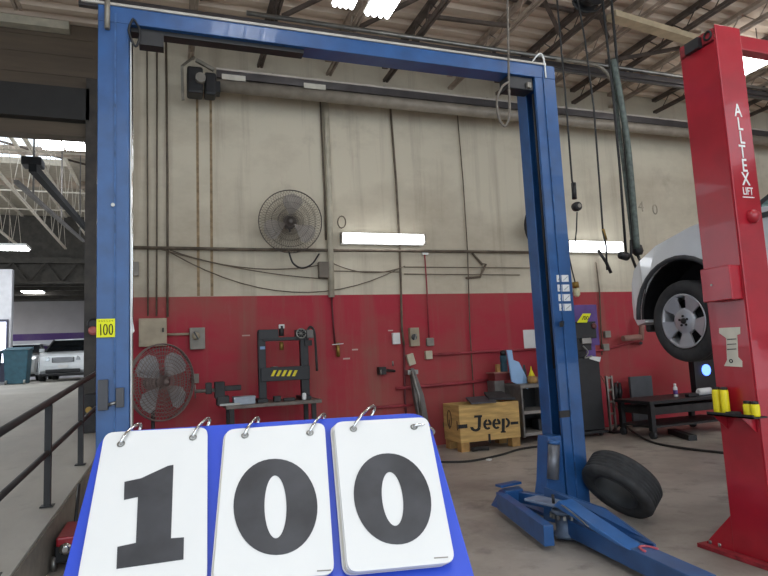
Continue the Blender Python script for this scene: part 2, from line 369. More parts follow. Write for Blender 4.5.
# ----------------------------------------------------------------- wheels
def wheel(c, ax, R, w, parent, spokes=5, hub=alloy, name='wheel', n=44):
    """tyre with tread, rim with spokes"""
    ax = V(ax).normalized(); c = V(c)
    t = MB(); rr = R*.66
    pr = [(rr, -w*.42), (R*.8, -w*.5), (R*.93, -w*.48), (R*.985, -w*.38), (R, -w*.3)]
    for g in (-.16, 0, .16): pr += [(R, w*(g-.035)), (R*.975, w*(g-.02)), (R*.975, w*(g+.02)), (R, w*(g+.035))]
    pr += [(R, w*.3), (R*.985, w*.38), (R*.93, w*.48), (R*.8, w*.5), (rr, w*.42), (rr*.97, 0)]
    t.lathe(c, ax, pr, n, closed=True); ty = t.build('tyre', rubber, parent)
    k = MB(); k.lathe(c, ax, [(rr*1.0, w*.43), (rr*1.02, w*.46), (rr*.96, w*.46), (rr*.92, w*.36), (rr*.88, -w*.4), (rr*.95, -w*.42)], n, closed=True)
    u = ax.cross(V((0, 0, 1)))
    if u.length < .05: u = ax.cross(V((1, 0, 0)))
    u.normalize(); v = ax.cross(u)
    for i in range(spokes):
        a = 2*PI*i/spokes+.35; rad = u*math.cos(a)+v*math.sin(a); tn = -u*math.sin(a)+v*math.cos(a)
        o = ax*(w*.3)
        hw0, hw1 = rr*.22, rr*.38
        k.prism([c+o+rad*rr*.12-tn*hw0*.9, c+o+rad*rr*.5-tn*hw0*.85, c+o*1.25+rad*rr*.93-tn*hw1, c+o*1.25+rad*rr*.93+tn*hw1, c+o+rad*rr*.5+tn*hw0*.85, c+o+rad*rr*.12+tn*hw0*.9], ax*(w*.09))
    k.lathe(c, ax, [(rr*.50, w*.26), (rr*.48, w*.38), (rr*.36, w*.425), (.01, w*.42)], 24)
    rim = k.build('rim', hub, parent)
    for i in range(spokes):
        a = 2*PI*(i+.5)/spokes+.35; rad = u*math.cos(a)+v*math.sin(a)
        MB().cyl(c+rad*rr*.18+ax*w*.4, c+rad*rr*.18+ax*w*.46, rr*.045, 8).build('lug_nut', dark, rim)
    MB().lathe(c, ax, [(rr*.11, w*.42), (rr*.1, w*.47), (.01, w*.48)], 20).build('hub_cap', dark, rim)
    MB().lathe(c, ax, [(rr*.86, -w*.1), (rr*.86, 0.), (.02, 0.02)], 32).build('brake_disc', black, rim)
    return ty, rim

# --------------------------------------------------------------- cars
def car(name, ox, oy, oz, facing, label, wheelx, L=4.8, W=1.9, near_detail=False, drop=0., wz=None):
    nd = near_detail
    """facing +1: nose to +Y, -1: nose to -Y. Profile in (y along nose dir, z)."""
    t = thing(name, (ox, oy, oz), label, 'car')
    hb = W/2; R = .372 if nd else .355; ya, yr = L/2-(.80 if nd else .92), -L/2+1.0; RA = .53 if nd else .475; za = .45 if nd else .40
    def P(y, z): return (y, z)
    prof = []
    # bottom from front to rear with arches, then over the top
    front = [(L/2-.16, .28), (L/2-.03, .42), (L/2, .62), (L/2-.02, .80), (L/2-.07, .98), (L/2-.22, 1.07), (L/2-.55, 1.13), (L/2-.95, 1.17), (L/2-1.35, 1.20)]
    if nd: front = [(L/2-.10, .40), (L/2-.01, .48), (L/2, .66), (L/2-.03, .84), (L/2-.09, .97), (L/2-.22, 1.05), (L/2-.5, 1.15), (L/2-.91, 1.245), (L/2-1.35, 1.30)]
    top = front+[(L/2-1.9, 1.21), (0, 1.20), (-L/4, 1.19), (-L/2+.35, 1.18), (-L/2+.08, 1.12), (-L/2, .9), (-L/2+.02, .5), (-L/2+.14, .3)]
    bottom = [(yr-RA, .30)]+[(yr-RA*math.cos(a), za+RA*math.sin(a)) for a in [PI*k/14 for k in range(15)]]+[(yr+RA, .26), (0, .24), (ya-RA, .26)]+\
             [(ya-RA*math.cos(a), za+RA*math.sin(a)) for a in [PI*k/14 for k in range(15)]]+[(ya+RA, .42 if nd else .28)]
    prof = top+bottom
    def half(y, z):
        w = hb
        f = (L/2-y)/.75
        if f < 1: w *= 1-.20*(1-f)**2
        b = (y+L/2)/.6
        if b < 1: w *= 1-.1*(1-b)**2
        if z > .8: w -= .07*((z-.8)/.4)**1.5
        return w
    body = MB(); vL = []; vR = []
    for (y, z) in prof:
        vL.append(body.bm.verts.new((ox-half(y, z), oy+facing*y, oz+z))); vR.append(body.bm.verts.new((ox+half(y, z), oy+facing*y, oz+z)))
    n = len(prof); body.bm.faces.new(vL); body.bm.faces.new(vR[::-1])
    for i in range(n): body.bm.faces.new((vL[i], vR[i], vR[(i+1) % n], vL[(i+1) % n]))
    bmesh.ops.triangulate(body.bm, faces=[f for f in body.bm.faces if len(f.verts) > 4])
    body.build('body', carw, t, .05, 3)
    # cabin
    cab = MB(); s0 = [(L/2-1.42, 1.25 if nd else 1.17), (-L/2+.3, 1.15), (-L/2+.62, 1.68), (L/2-2.15, 1.68)]
    lo = [(hb-.10), (hb-.12)]; hi = hb-.32
    v = []
    for (y, z) in s0:
        w = hb-.1 if z < 1.3 else hi
        v.append((cab.bm.verts.new((ox-w, oy+facing*y, oz+z)), cab.bm.verts.new((ox+w, oy+facing*y, oz+z))))
    for i in range(4): a = v[i]; b = v[(i+1) % 4]; cab.bm.faces.new((a[0], a[1], b[1], b[0]))
    cab.bm.faces.new([q[0] for q in v]); cab.bm.faces.new([q[1] for q in v][::-1])
    cabin = cab.build('cabin_glass', glass if near_detail else glassd, t, .04)
    rf = MB(); rf.bb(ox-hi-.01, ox+hi+.01, oy+facing*(L/2-2.2), oy+facing*(-L/2+.6), oz+1.665, oz+1.74); rf.build('roof', carw, t, .04, 3)
    for sx in (-1, 1):
        for (ys, yt) in ((L/2-1.45, L/2-2.17), (.05, -.02), (-L/2+.35, -L/2+.64)):
            MB().bar((ox+sx*(hb-.095), oy+facing*ys, oz+1.17), (ox+sx*(hi+.005), oy+facing*yt, oz+1.69), .05, .06).build('pillar', carw if ys > 1 else carp, t)
        MB().bb(ox+sx*(hb-.09), ox+sx*(hb-.05), oy+facing*(L/2-1.5), oy+facing*(-L/2+.5), oz+1.16, oz+1.2).build('window_trim', carp, t)
        m = MB(); m.box((ox+sx*(hb+.06), oy+facing*(L/2-(2.2 if nd else 1.75)), oz+(1.36 if nd else 1.27)), (.2, .1, .15)); m.build('mirror', carw, t, .03)
        # wheel arch flares and liners
        for yc in (ya, yr):
            pts = [(oy+facing*(yc-(RA+.0)*math.cos(a)), oz+za+(RA+.0)*math.sin(a)) for a in [PI*k/16 for k in range(17)]]
            fl = MB(); fl.tube([(ox+sx*(half(yc, .6)-.005), p[0], p[1]) for p in pts], .022, 8); fl.build('arch_flare', carp, t)
            li = MB(); pi_ = [(oy+facing*(yc-(RA-.01)*math.cos(a)), oz+za+(RA-.01)*math.sin(a)) for a in [PI*k/16 for k in range(17)]]
            po = [(oy+facing*(yc-(RA+.02)*math.cos(a)), oz+za+(RA+.02)*math.sin(a)) for a in [PI*k/16 for k in range(17)]]
            xs = ox+sx*(hb-.06); li.prism([(xs, *p) for p in po]+[(xs, *p) for p in pi_[::-1]], (-sx*.5, 0, 0)); li.bb(ox+sx*(hb-.42), ox+sx*(hb-.4), oy+facing*(yc-RA), oy+facing*(yc+RA), oz+.25, oz+za+RA)
            li.build('arch_liner', black, t)
            wc = V((ox+sx*(hb-.125), oy+facing*yc, (oz+.37) if wz is None else wz))
            wt = bpy.data.objects.new('wheel', None); col.objects.link(wt); wt.parent = t; ORG[wt.name] = wc.copy(); wt.location = wc-ORG[t.name]
            wheel(wc, (sx, 0, 0), R, .235, wt)
        hl = MB(); yy = L/2
        hl.prism([(ox+sx*(hb*.46), oy+facing*(yy+.005), oz+.80), (ox+sx*(hb*.80), oy+facing*(yy-.04), oz+.80), (ox+sx*(hb*.86), oy+facing*(yy-.22), oz+1.0), (ox+sx*(hb*.5), oy+facing*(yy-.05), oz+.97)], (0, -facing*.09, 0))
        hl.build('headlight', mat('headlight_glass', (190, 196, 200), .15, .5, var=.1), t, .01)
    gr = MB(); yf = oy+facing*(L/2+.015)
    gr.box((ox, yf-facing*.03, oz+.83), (W*.40, .06, .2)); gr.build('grille', mat('dark_grille', (70, 72, 76), .4) if not near_detail else black, t, .02)
    for k in range(4): MB().box((ox, yf+facing*.01, oz+.76+k*.045), (W*.36, .015, .015)).build('grille_bar', alloy, t)
    MB().box((ox, yf-facing*.02, oz+.40), (W*.62, .08, .14)).build('air_intake', black, t, .02)
    MB().box((ox, yf+facing*.01, oz+.58), (.34, .02, .12)).build('number_plate', paper, t)
    if not nd: MB().box((ox, yf-facing*.2, oz+.27), (W*.84, .5, .1)).build('lower_valance', black, t, .03)
    MB().bb(ox-hb*.85, ox+hb*.85, oy-L*.4, oy+L*.4, oz+.2, oz+.27).build('underbody', black, t)
    return t
car('parked_suv', -3.9, 28.9, 1.1, -1, 'white parked car facing us in front of the far wall with purple stripe', None, W=1.95)
car('parked_car', -6.3, 32.6, 1.1, -1, 'second white car mostly hidden between the teal bins and the front car', None, W=1.8)
# the car up on the red lift: side plane x=4.42, wheel hub at y=4.28
lz = 1.28
car('raised_suv', 4.38+.95, 4.22-(4.6/2-.80), lz, 1, 'white car raised on the red lift with its front wheel hanging', None, L=4.6, W=1.9, near_detail=True, wz=1.68)

# ------------------------------------------------------------- red lift
t = thing('red_lift', (3.8, 3.15, 0), 'red two post car lift lettered ALLTEX LIFT holding up the white car', 'lift')
X0, X1, Ya, Yb, ZT = 3.686, 3.93, 2.986, 3.305, 3.74
ps = MB(); ps.bb(X0, X1, Ya, Ya+.012, .03, ZT); ps.bb(X0, X0+.012, Ya+.012, Yb, .03, ZT-.1); ps.bb(X0+.012, X1, Yb-.012, Yb, .03, ZT-.1)
post = ps.build('post', redp, t, .006)
MB().bb(X0+.1, X1+.02, Ya+.05, Yb-.05, 1.2, 2.2).build('carriage', black, post)
MB().bb(X0-.06, X1+.3, 2.82, 3.56, .002, .03).build('base_plate', mat('scuffed_red', (150, 40, 48), .6, var=.3, scale=14), t)
MB().prism([(X0+.002, Yb, .03), (X0+.002, Yb+.23, .03), (X0+.002, Yb, .27)], (.015, 0, 0)).build('gusset', redp, t)
MB().prism([(X0+.002, Ya, .03), (X0+.002, Ya-.15, .03), (X0+.002, Ya, .2)], (.015, 0, 0)).build('gusset', redp, t)
for y in (2.87, 3.42, 3.5): MB().cyl((X0-.02+.03, y, .03), (X0+.01, y, .055), .016, 8).build('anchor_bolt', steel, t)
cb = MB(); cb.bb(X1-.02, 8.2, Ya+.03, Ya+.12, 3.60, 3.71); cb.build('overhead_beam', redp, t, .006)
# far post of the same lift
X2 = 7.9; MB().bb(X2, X2+.24, Ya, Yb, .03, ZT).build('post', redp, t, .006); MB().bb(X2-.3, X2+.3, 2.82, 3.56, .002, .03).build('base_plate', redp, t)
# two swing arms reaching under the car
for xa, xe, sy in ((X1, 4.7, 1), (X1, 4.7, -1), (X2, 6.1, 1), (X2, 6.1, -1)):
    a = MB(); a.bar((xa, 3.15+sy*.1, lz+.08), (xe, 3.15+sy*.85, lz+.08), .1, .09); ar = a.build('swing_arm', redp, t, .005)
    MB().cyl((xe, 3.15+sy*.85, lz+.12), (xe, 3.15+sy*.85, lz+.22), .06, 16).build('pad', rubber, ar)
# box on left face
p = onX(705, 300, X0-.04); q = onX(735, 262, X0-.04)
bx0 = MB(); bx0.bb(X0-.10, X0, q.y, onX(706, 280, X0-.05).y, 1.765, 2.0); bx0.build('latch_cover', redp, t, .006)
MB().cyl((X0-.105, 3.16, 1.88), (X0-.098, 3.16, 1.88), .008, 8).build('screw', steel, t)
# top bracket with shackle
MB().bb(X0, X0+.012, Ya+.02, Yb, ZT-.12, ZT-.02).build('top_plate', mat('scuffed_red', (150, 40, 48)), t)
MB().tube([(X0-.01, Ya+.06+.03*math.cos(a), ZT-.06+.03*math.sin(a)) for a in [2*PI*k/12 for k in range(12)]], .008, 6, closed=True).build('shackle', dark, t)
MB().bb(X0-.04, X0, Ya+.12, Ya+.24, ZT-.12, ZT-.04).build('pulley_bracket', black, t)
# red release knob right of the post
kn = onY(754, 216, Ya-.02); MB().lathe(kn, (0, -1, 0), [(.01, -.05), (.045, -.03), (.05, 0), (.03, .03), (.005, .035)], 20).build('release_knob', redp, t)
# lettering down the front face
for s, (px, py) in zip('ALLTEX', ((737.9, 111), (740, 124.5), (742, 138), (742.6, 152), (744.6, 166), (745.8, 179.5))):
    pt = onY(px, py, Ya-.002); text(s, .132, pt, (1, 0, 0), (0, 0, 1), white, 'letter', t, .001, .0015, .78)
pt = onY(748, 191.5, Ya-.002); text('LIFT', .075, pt, (1, 0, 0), (0, 0, 1), white, 'letter', t, .001, .0008, .72)
MB().bb(pt.x-.055, pt.x+.055, Ya-.003, Ya, pt.z-.045, pt.z-.038).build('underline', white, t)
# white hook-shaped notice on the left face
A = [onX(*q, X0-.004) for q in ((719, 328), (740, 327), (740, 334), (737, 335), (738, 357), (742, 361), (742, 367), (724, 366), (727, 360), (726, 338), (719, 333))]
MB().prism(A, (.003, 0, 0)).build('notice_sticker', mat('cream_sticker', (206, 200, 184), .7), t)
for k in range(3):
    A = [onX(*q, X0-.007) for q in ((727, 339+k*5), (736, 338.5+k*5), (736.2, 339.3+k*5), (727.2, 339.8+k*5))]; MB().prism(A, (.002, 0, 0)).build('printed_line', ink, t)
rd = onX(731, 361, X0-.006); MB().lathe(rd, (-1, 0, 0), [(.014, -.002), (.014, .002), (.009, .002), (.009, -.002)], 20, closed=True).build('printed_ring', ink, t)

# shelf of yellow adapters on the post's left face
sh0 = onX(713, 412, X0-.06); sh1 = onX(760, 419, X0-.06)
t = thing('tool_tray', (X0-.06, 3.1, sh0.z), 'black metal tray fixed to the side of the red post', 'tray')
tr = MB(); tr.bb(X0-.13, X0-.003, 2.93, 3.29, .975, .985); tr.bb(X0-.13, X0-.122, 2.93, 3.29, .975, 1.0); tr.build('shelf', black, t)
for y in (3.02, 3.24): MB().prism([(X0-.12, y, .975), (X0-.003, y, .975), (X0-.003, y, .87)], (0, .01, 0)).build('bracket', redp, t)
TZ = .985
def adapter(px, hgt, lab):
    p = onX(px, 405, X0-.065); x = X0-.065
    t = thing('lift_adapter', (x, p.y, TZ), lab, 'adapter', 'yellow lift pad adapters on the tray')
    MB().lathe((x, p.y, TZ+.001), (0, 0, 1), [(.026, 0), (.028, .01), (.028, hgt-.012), (.025, hgt)], 20).build('cylinder', yellow, t)
    MB().lathe((x, p.y, TZ+hgt), (0, 0, 1), [(.024, 0), (.024, .018), (.012, .02)], 20).build('top_cap', black, t); return t
adapter(717.5, .165, 'tall yellow adapter at the left end of the tray')
adapter(725.3, .165, 'tall yellow adapter second from the left on the tray')
adapter(747.5, .08, 'short yellow adapter standing next to the tall ones with a gap between')
adapter(754.7, .08, 'short yellow adapter at the right end of the tray')
pp = onX(733, 410, X0-.065); tag(MB().bb(X0-.10, X0-.03, pp.y-.035, pp.y+.035, TZ+.001, TZ+.02).build('rubber_pad', rubber, bevel=.004), 'flat dark rubber pad lying between yellow adapters on the tray', 'pad')

# ------------------------------------------------------------ blue lift
BL = thing('blue_lift', (1.55, 4.9, 0), 'tall blue two post car lift with an overhead crossbeam', 'lift')
def cpost(xin, xout, seam):
    s = 1 if xout > xin else -1
    m = MB(); y0, y1, z0, z1 = 4.72, 5.05, .03, 4.22
    m.bb(min(xin, xout), max(xin, xout), y0, y0+.012, z0, z1)
    m.bb(xout-s*.012, xout, y0+.012, y1, z0, z1)
    m.bb(min(xin, xout-s*.012), max(xin, xout-s*.012), y1-.012, y1, z0, z1)
    m.bb(xin, xin+s*.012, y0+.012, y0+.035, z0, z1); m.bb(xin, xin+s*.012, y1-.16, y1-.012, z0, z1)
    o = m.build('post', blue, BL, .004)
    MB().bb(seam-.006, seam+.006, y0-.012, y0, z0, z1-.03).build('weld_seam', blue2, o)
    return o
pL = cpost(-.27, -.486, -.365); pR = cpost(3.372, 3.608, 3.469)
MB().bb(3.44, 3.52, 4.80, 4.86, .6, 3.9).build('lift_chain', black, pR)
MB().cyl((3.42, 4.84, 1.3), (3.42, 4.84, 4.0), .012, 8).build('cable', dark, pR)
MB().cyl((-.255, 4.80, .5), (-.255, 4.80, 4.0), .010, 12).build('highlight_rod', chrome, pL)  # bright rod and tube below stand in for the post's edge highlight
MB().cyl((-.258, 4.735, .3), (-.258, 4.735, 3.98), .006, 8).build('highlight_tube', white, pL)
b = MB(); b.bb(-.486, 3.608, 4.715, 4.90, 4.12, 4.255); b.build('crossbeam', blue, BL, .005)
MB().bb(-.60, 3.5, 4.70, 4.72, 4.248, 4.268).build('beam_edge', mat('pale_beam_edge', (176, 170, 160), .5), BL)  # pale strip along the beam's front top edge
MB().bb(-.26, 1.1, 4.76, 4.86, 4.085, 4.12).build('shutoff_bar', black, BL)
MB().bb(-.2, -.02, 4.74, 4.84, 3.98, 4.09).build('limit_switch', black, BL)
MB().bb(3.08, 3.36, 4.74, 4.9, 3.99, 4.12).build('limit_switch', black, BL, .01)
MB().box((3.3, 4.73, 4.03), (.04, .04, .05)).build('switch_tag', greyb, BL)
MB().tube(smooth_path([(-.24, 4.7, 4.16), (-.27, 4.69, 4.05), (-.22, 4.69, 3.93), (-.19, 4.69, 4.05), (-.23, 4.7, 4.15)]), .009, 6).build('chain_loop', black, BL)
MB().cyl((-.42, 4.70, 4.05), (-.42, 4.70, 4.33), .02, 10).build('cable_stop', galv, BL)
MB().tube(smooth_path([(3.36, 4.72, 4.28), (3.44, 4.70, 4.36), (3.48, 4.70, 4.3), (3.49, 4.705, 4.12)]), .008, 6).build('hydraulic_line', white, BL)
# base plates and the right post's foot
for x0_, x1_, pl in ((3.15, 3.66, pR), (-.56, 0.05, pL)): MB().bb(x0_, x1_, 4.62, 5.2, .002, .03).build('base_plate', blue2, BL)
# plastic switch boxes on left post
for (a, b2) in (((98, 380), (108, 410)), ((116, 388), (124, 407))):
    p = onY(*a, 4.69); q = onY(*b2, 4.69); MB().bb(p.x, q.x, 4.67, 4.718, q.z, p.z).build('lock_cover', mat('worn_grey_cover', (74, 74, 78), .6), BL, .004)
q = onY(108, 405, 4.69); MB().cyl((q.x+.0, 4.69, q.z), (q.x+.06, 4.69, q.z+.015), .012, 8).build('lock_pin', steel, BL)
q = onY(113, 205, 4.71); MB().cyl((q.x, 4.712, q.z), (q.x, 4.70, q.z), .014, 10).build('bolt', steel, BL)
# instruction stickers on right post
for r_ in range(4):
    for c_ in range(2):
        px = (556.5, 561.5)[c_]+r_*.9; py = 275+r_*9.6; w_ = 4.6 if c_ == 0 else 7.2
        p = onY(px, py, 4.716); q = onY(px+w_, py+6.8, 4.716); st = MB().bb(p.x, q.x, 4.714, 4.7195, q.z, p.z).build('sticker', paper, BL)
        MB().bar((p.x+.012, 4.7135, q.z+.012), (q.x-.01, 4.7135, p.z-.014), .002, .008, up=(0, 1, 0)).build('printed_mark', ink, st)
p = onY(547, 320, 4.7); q = onY(552, 327, 4.7)
MB().bar((3.45, 4.70, 1.72), (3.36, 4.6, 1.70), .03, .04).build('release_handle', black, BL)
MB().bb(3.345, 3.45, 4.70, 4.72, .86, .92).build('cable_guide', dark, BL)
# carriage on right post
cg = MB(); cg.prism([(3.36, 4.9, .70), (3.36, 4.9, .1), (3.12, 4.9, .1), (3.17, 4.9, .3), (3.22, 4.9, .70)], (0, -.17, 0)); cgo = cg.build('carriage', blue, BL, .006)
MB().cyl((3.20, 4.68, .34), (3.24, 4.68, .64), .052, 20).build('pad_extension', mat('scuffed_grey_tube', (120, 122, 128), .45, .5, var=.3), cgo)
MB().lathe((3.24, 4.68, .64), (.1, 0, 1), [(.055, 0), (.055, .03), (.04, .035)], 20).build('tube_cap', blue2, cgo)
# arm assembly: two rear bars joined by a pad head
ar = MB(); ar.bar((2.86, 5.03, .13), (2.63, 3.95, .12), .08, .15); ar.build('swing_arm', blue, BL, .006)
ar = MB(); ar.bar((3.02, 5.02, .15), (3.12, 4.55, .17), .07, .10); ar.build('swing_arm', blue, BL, .006)
MB().prism([(2.80, 5.12, .07), (2.80, 4.93, .07), (2.86, 4.93, .22), (2.90, 5.06, .22), (2.90, 5.12, .2)], (.2, 0.02, 0)).build('arm_head', blue, BL, .01)
MB().bar((2.86, 5.05, .25), (3.1, 5.1, .25), .09, .02).build('arm_lip', blue, BL)
# restraint gear and pivot
kk = MB(); kk.lathe((2.92, 4.14, .03), (0, 0, 1), [(.10, 0), (.10, .03), (.08, .035), (.08, .17), (.105, .175), (.105, .20), (.09, .205)], 28); kk.build('arm_pivot', mat('scuffed_pivot', (96, 110, 130), .5, .4, var=.35), BL)
MB().box((2.88, 4.32, .26), (.17, .34, .025), Matrix.Rotation(.25, 3, 'Z')).build('gear_plate', mat('worn_pale_blue', (120, 134, 156), .5, .3, var=.3), BL, .008)
gt = MB()
for k in range(14):
    a = 2*PI*k/14; gt.box((2.92+.11*math.cos(a), 4.14+.11*math.sin(a), .19), (.02, .02, .03), Matrix.Rotation(a, 3, 'Z'))
gt.build('restraint_gear', steel, BL)
MB().tube([(2.93+.035*math.cos(a), 3.98, .12+.035*math.sin(a)) for a in [2*PI*k/14 for k in range(14)]], .008, 6, closed=True).build('pull_ring', chrome, BL)
MB().cyl((2.86, 4.2, .27), (2.86, 4.2, .34), .012, 8).build('arm_pin', black, BL)
# arm coming forward
p0, p1 = V((2.96, 4.08, .11)), V((2.84, 2.75, .11))
fa = MB(); fa.bar(p0, p1, .15, .13); fao = fa.build('swing_arm', blue, BL, .006)
MB().bar((2.85, 3.02, .12), (2.80, 2.3, .12), .11, .10).build('arm_extension', blue2, BL, .005)
MB().prism([(2.80, 4.12, .28), (2.80, 4.05, .33), (2.80, 3.3, .17), (2.80, 3.42, .17)], (.13, 0, 0)).build('arm_brace', mat('bright_blue_enamel', (46, 98, 160), .4), fao, .006)
MB().prism([(2.95, 4.2, .05), (3.14, 4.12, .05), (3.16, 3.7, .05), (2.97, 3.2, .05)], (0, 0, .02)).build('arm_plate', blue, fao)
MB().prism([(3.02, 4.6, .03), (3.0, 3.3, .16), (3.0, 3.3, .18), (3.1, 3.9, .27), (3.05, 4.6, .3)], (.012, 0, 0)).build('side_gusset', blue, fao)
MB().tube([(2.9+.05*math.cos(a), 3.22+.09*math.sin(a), .18) for a in [PI*k/10 for k in range(11)]], .008, 6).build('pull_handle', mat('faded_red_handle', (190, 90, 100), .5), fao)
MB().tube(smooth_path([(2.83, 4.1, .3), (2.78, 3.9, .3), (2.8, 3.7, .22)]), .006, 6).build('release_wire', steel, fao)
# card tag 100 on left post
def tag100(p, q, Y, label, name='paper_tag'):
    a = onY(*p, Y); b_ = onY(*q, Y); t = thing(name, ((a.x+b_.x)/2, Y, b_.z), label, 'tag', 'yellow lot number tags')
    MB().bb(a.x, b_.x, Y, Y+.002, b_.z, a.z).build('card', tagy, t)
    w = b_.x-a.x; hgt = a.z-b_.z; X = lambda u: a.x+w*u; Z = lambda v: b_.z+hgt*v; y = Y-.0015
    s = MB(); s.tube([(X(.22), y, Z(.72)), (X(.24), y, Z(.12))], .004, 6)
    for cx in (.48, .78): s.tube([(X(cx+.10*math.cos(k)), y, Z(.42+.28*math.sin(k))) for k in [2*PI*i/14 for i in range(14)]], .004, 6, closed=True)
    s.build('handwritten_number', ink, t)
    s = MB()
    for k in range(6): s.tube([(X(.12+k*.14), y, Z(.90)), (X(.18+k*.14), y, Z(.86))], .002, 5)
    s.build('handwriting', ink, t); return t
tag100((96.5, 319), (115, 337), 4.70, 'yellow card reading 100 on the left blue post')
# white rag hanging on left post edge
A = [onY(*q, 4.76) for q in ((130, 311), (131, 311), (134.5, 331), (130, 336))]; tag(MB().prism(A, (0, .012, 0)).build('paper_slip', paper), 'white paper slip sticking out behind the left blue post', 'paper')

# overhead exhaust rail with fan motor
t = thing('exhaust_rail', (6, 8.7, 5.8), 'long overhead exhaust hose rail with pale tube under a dark channel', 'rail')
yr_ = 8.72
a0 = onY(216, 72, yr_); zt = a0.z
MB().bb(a0.x, 17, yr_-.10, yr_+.1, zt-.12, zt).build('channel', mat('grey_channel', (96, 92, 92)), t)
MB().bb(a0.x, 17, yr_-.11, yr_-.09, zt-.01, zt+.02).build('channel_edge', mat('pale_edge', (186, 176, 164), .4), t)
MB().cyl((a0.x, yr_, zt-.2), (17, yr_-.02, zt-.18), .095, 20).build('tube', mat('pale_tube', (148, 138, 124), .5, .2, var=.15), t)
for px in (222, 304): p = onY(px, 83, yr_-.12); MB().bb(p.x, p.x+.34, yr_-.115, yr_-.1, zt-.15, zt-.07).build('label_plate', mat('faded_label', (196, 190, 176), .6), t)
for x in (1.6, 3.5, 5.5, 7.5, 9.5, 11.5): MB().bar((x, yr_, zt), (x, WY, zt+.3), .03, .03).build('bracket', dark, t)
t = thing('fan_motor', (.45, 8.7, 5.6), 'black motor blower on a bracket at the left end of the overhead rail', 'motor')
c = onY(200, 83, 8.7)
MB().box(c+V((-.07, .02, 0)), (.22, .26, .40)).build('blower_housing', black, t, .03); MB().box(c+V((.14, .02, -.03)), (.16, .24, .34)).build('blower_cover', black, t, .03)
MB().cyl(c+V((0, -.2, 0)), c+V((0, -.1, 0)), .07, 16).build('motor_cap', greyb, t)
MB().bar(onY(182, 66, 8.7), onY(183, 100, 8.7), .04, .04).build('bracket', galv, t); MB().bar(onY(182, 66, 8.7), onY(194, 57, 8.9), .03, .03).build('bracket', galv, t); MB().bar(onY(196, 60, 8.7), onY(214, 70, 8.7), .05, .05).build('bracket', galv, t)
MB().bb(c.x+.1, a0.x+.05, 8.62, 8.8, c.z-.14, c.z+.02).build('outlet', black, t)
MB().bb(c.x-.05, c.x+.05, 8.75, WY, c.z-.02, c.z+.06).build('wall_arm', dark, t)

# ----------------------------------------------------- wall pipes & wires
def wpipe(pts, r, m, name, label, cat, Y=9.15, sm=False, group=None):
    P = [onY(a, b, Y) for a, b in pts]
    return tag(MB().tube(smooth_path(P) if sm else P, r, 8).build(name, m), label, cat, group)
wpipe(((132, 247.5), (250, 249.5), (360, 250.5), (470, 251.5), (545, 252.5)), .025, dirtyc, 'conduit', 'long grimy horizontal conduit crossing the cream wall at fan height', 'conduit', 9.13)
wpipe(((147, 40), (147.5, 180), (148, 316)), .011, dirtyc, 'conduit', 'leftmost of three vertical conduits beside the left blue post', 'conduit')
wpipe(((157, 40), (157, 180), (156.5, 316)), .012, dirtyc, 'conduit', 'middle of three vertical conduits beside the left blue post', 'conduit')
wpipe(((166, 40), (167.5, 180), (167.5, 317)), .016, dirtyc, 'conduit', 'thicker third vertical conduit right of the two near the left blue post', 'conduit')
wpipe(((325.5, 96), (329, 190), (331.5, 297)), .05, cream, 'downpipe', 'cream vertical pipe running down the wall right of the cage fan', 'pipe', 9.12)
wpipe(((320, 97), (324.5, 190), (326, 240)), .014, dirtyc, 'conduit', 'thin dark conduit hugging the left side of the cream downpipe', 'conduit')
wpipe(((390, 103), (396, 180), (400, 250), (402, 330), (404, 345)), .020, dirtyc, 'conduit', 'dark vertical conduit dropping to the switches right of the wall light', 'conduit')
wpipe(((457, 110), (463, 180), (467.5, 250), (470, 330), (474, 398)), .010, dirtyc, 'conduit', 'thin vertical conduit between wall light and right blue post', 'conduit')
wpipe(((331.5, 297), (333, 320), (335, 345)), .015, mat('dark_red_pipe', (92, 34, 40), .6), 'air_line', 'thin dark red line running down to the air valve', 'pipe')
wpipe(((424.5, 252), (427, 290), (429, 338)), .012, redcon, 'conduit', 'thin conduit from small junction box down to round grey box', 'conduit')
wpipe(((404, 345), (405, 400), (408, 440)), .02, mat('dark_red_pipe', (92, 34, 40)), 'conduit', 'dark red lower conduit below the wall switches', 'conduit')
wpipe(((432, 355), (480, 352), (540, 349)), .022, redcon, 'conduit', 'upper red horizontal pipe from outlets to behind right blue post', 'conduit')
wpipe(((396, 388.5), (450, 384), (492, 380)), .028, redcon, 'air_pipe', 'lower red horizontal pipe ending above the grey cabinet', 'pipe')
wpipe(((372, 408), (392, 406.5), (412, 405)), .024, redcon, 'air_pipe', 'short red pipe low on the wall above the number sign', 'pipe')
wpipe(((585, 352), (600, 350.5), (634, 342)), .022, redcon, 'conduit', 'red pipe continuing right of the blue post beside the black machine', 'conduit')
wpipe(((596, 262), (599.5, 290), (602, 355)), .012, dirtyc, 'conduit', 'vertical conduit right of the blue post below the second wall light', 'conduit')
for i, (a, b_, sg) in enumerate((((160, 249), (330, 279), .0), ((168, 251), (400, 268), .42), ((170, 250), (330, 263), .1), ((330, 262), (405, 266), .06))):
    tag(MB().tube(arc(onY(*a, 9.12), onY(*b_, 9.12), sg+.08), .009, 6).build('cable', dirtyc),
        ('lowest sagging cable on the cream wall left of the cage fan', 'long sagging cable passing under the cage fan to the conduit', 'upper slack cable just under the horizontal conduit', 'short slack cable below the wall light')[i], 'cable', 'slack cables on the cream wall')
for i, (y_, x0_, x1_) in enumerate(((267, 404, 545), (274, 404, 520), (271, 333, 400))):
    wpipe(((x0_, y_), (x1_, y_+1)), .008, dirtyc, 'cable', ('upper straight thin cable between wall light and right post', 'lower straight thin cable between wall light and right post', 'straight thin cable between downpipe and dark conduit')[i], 'cable')
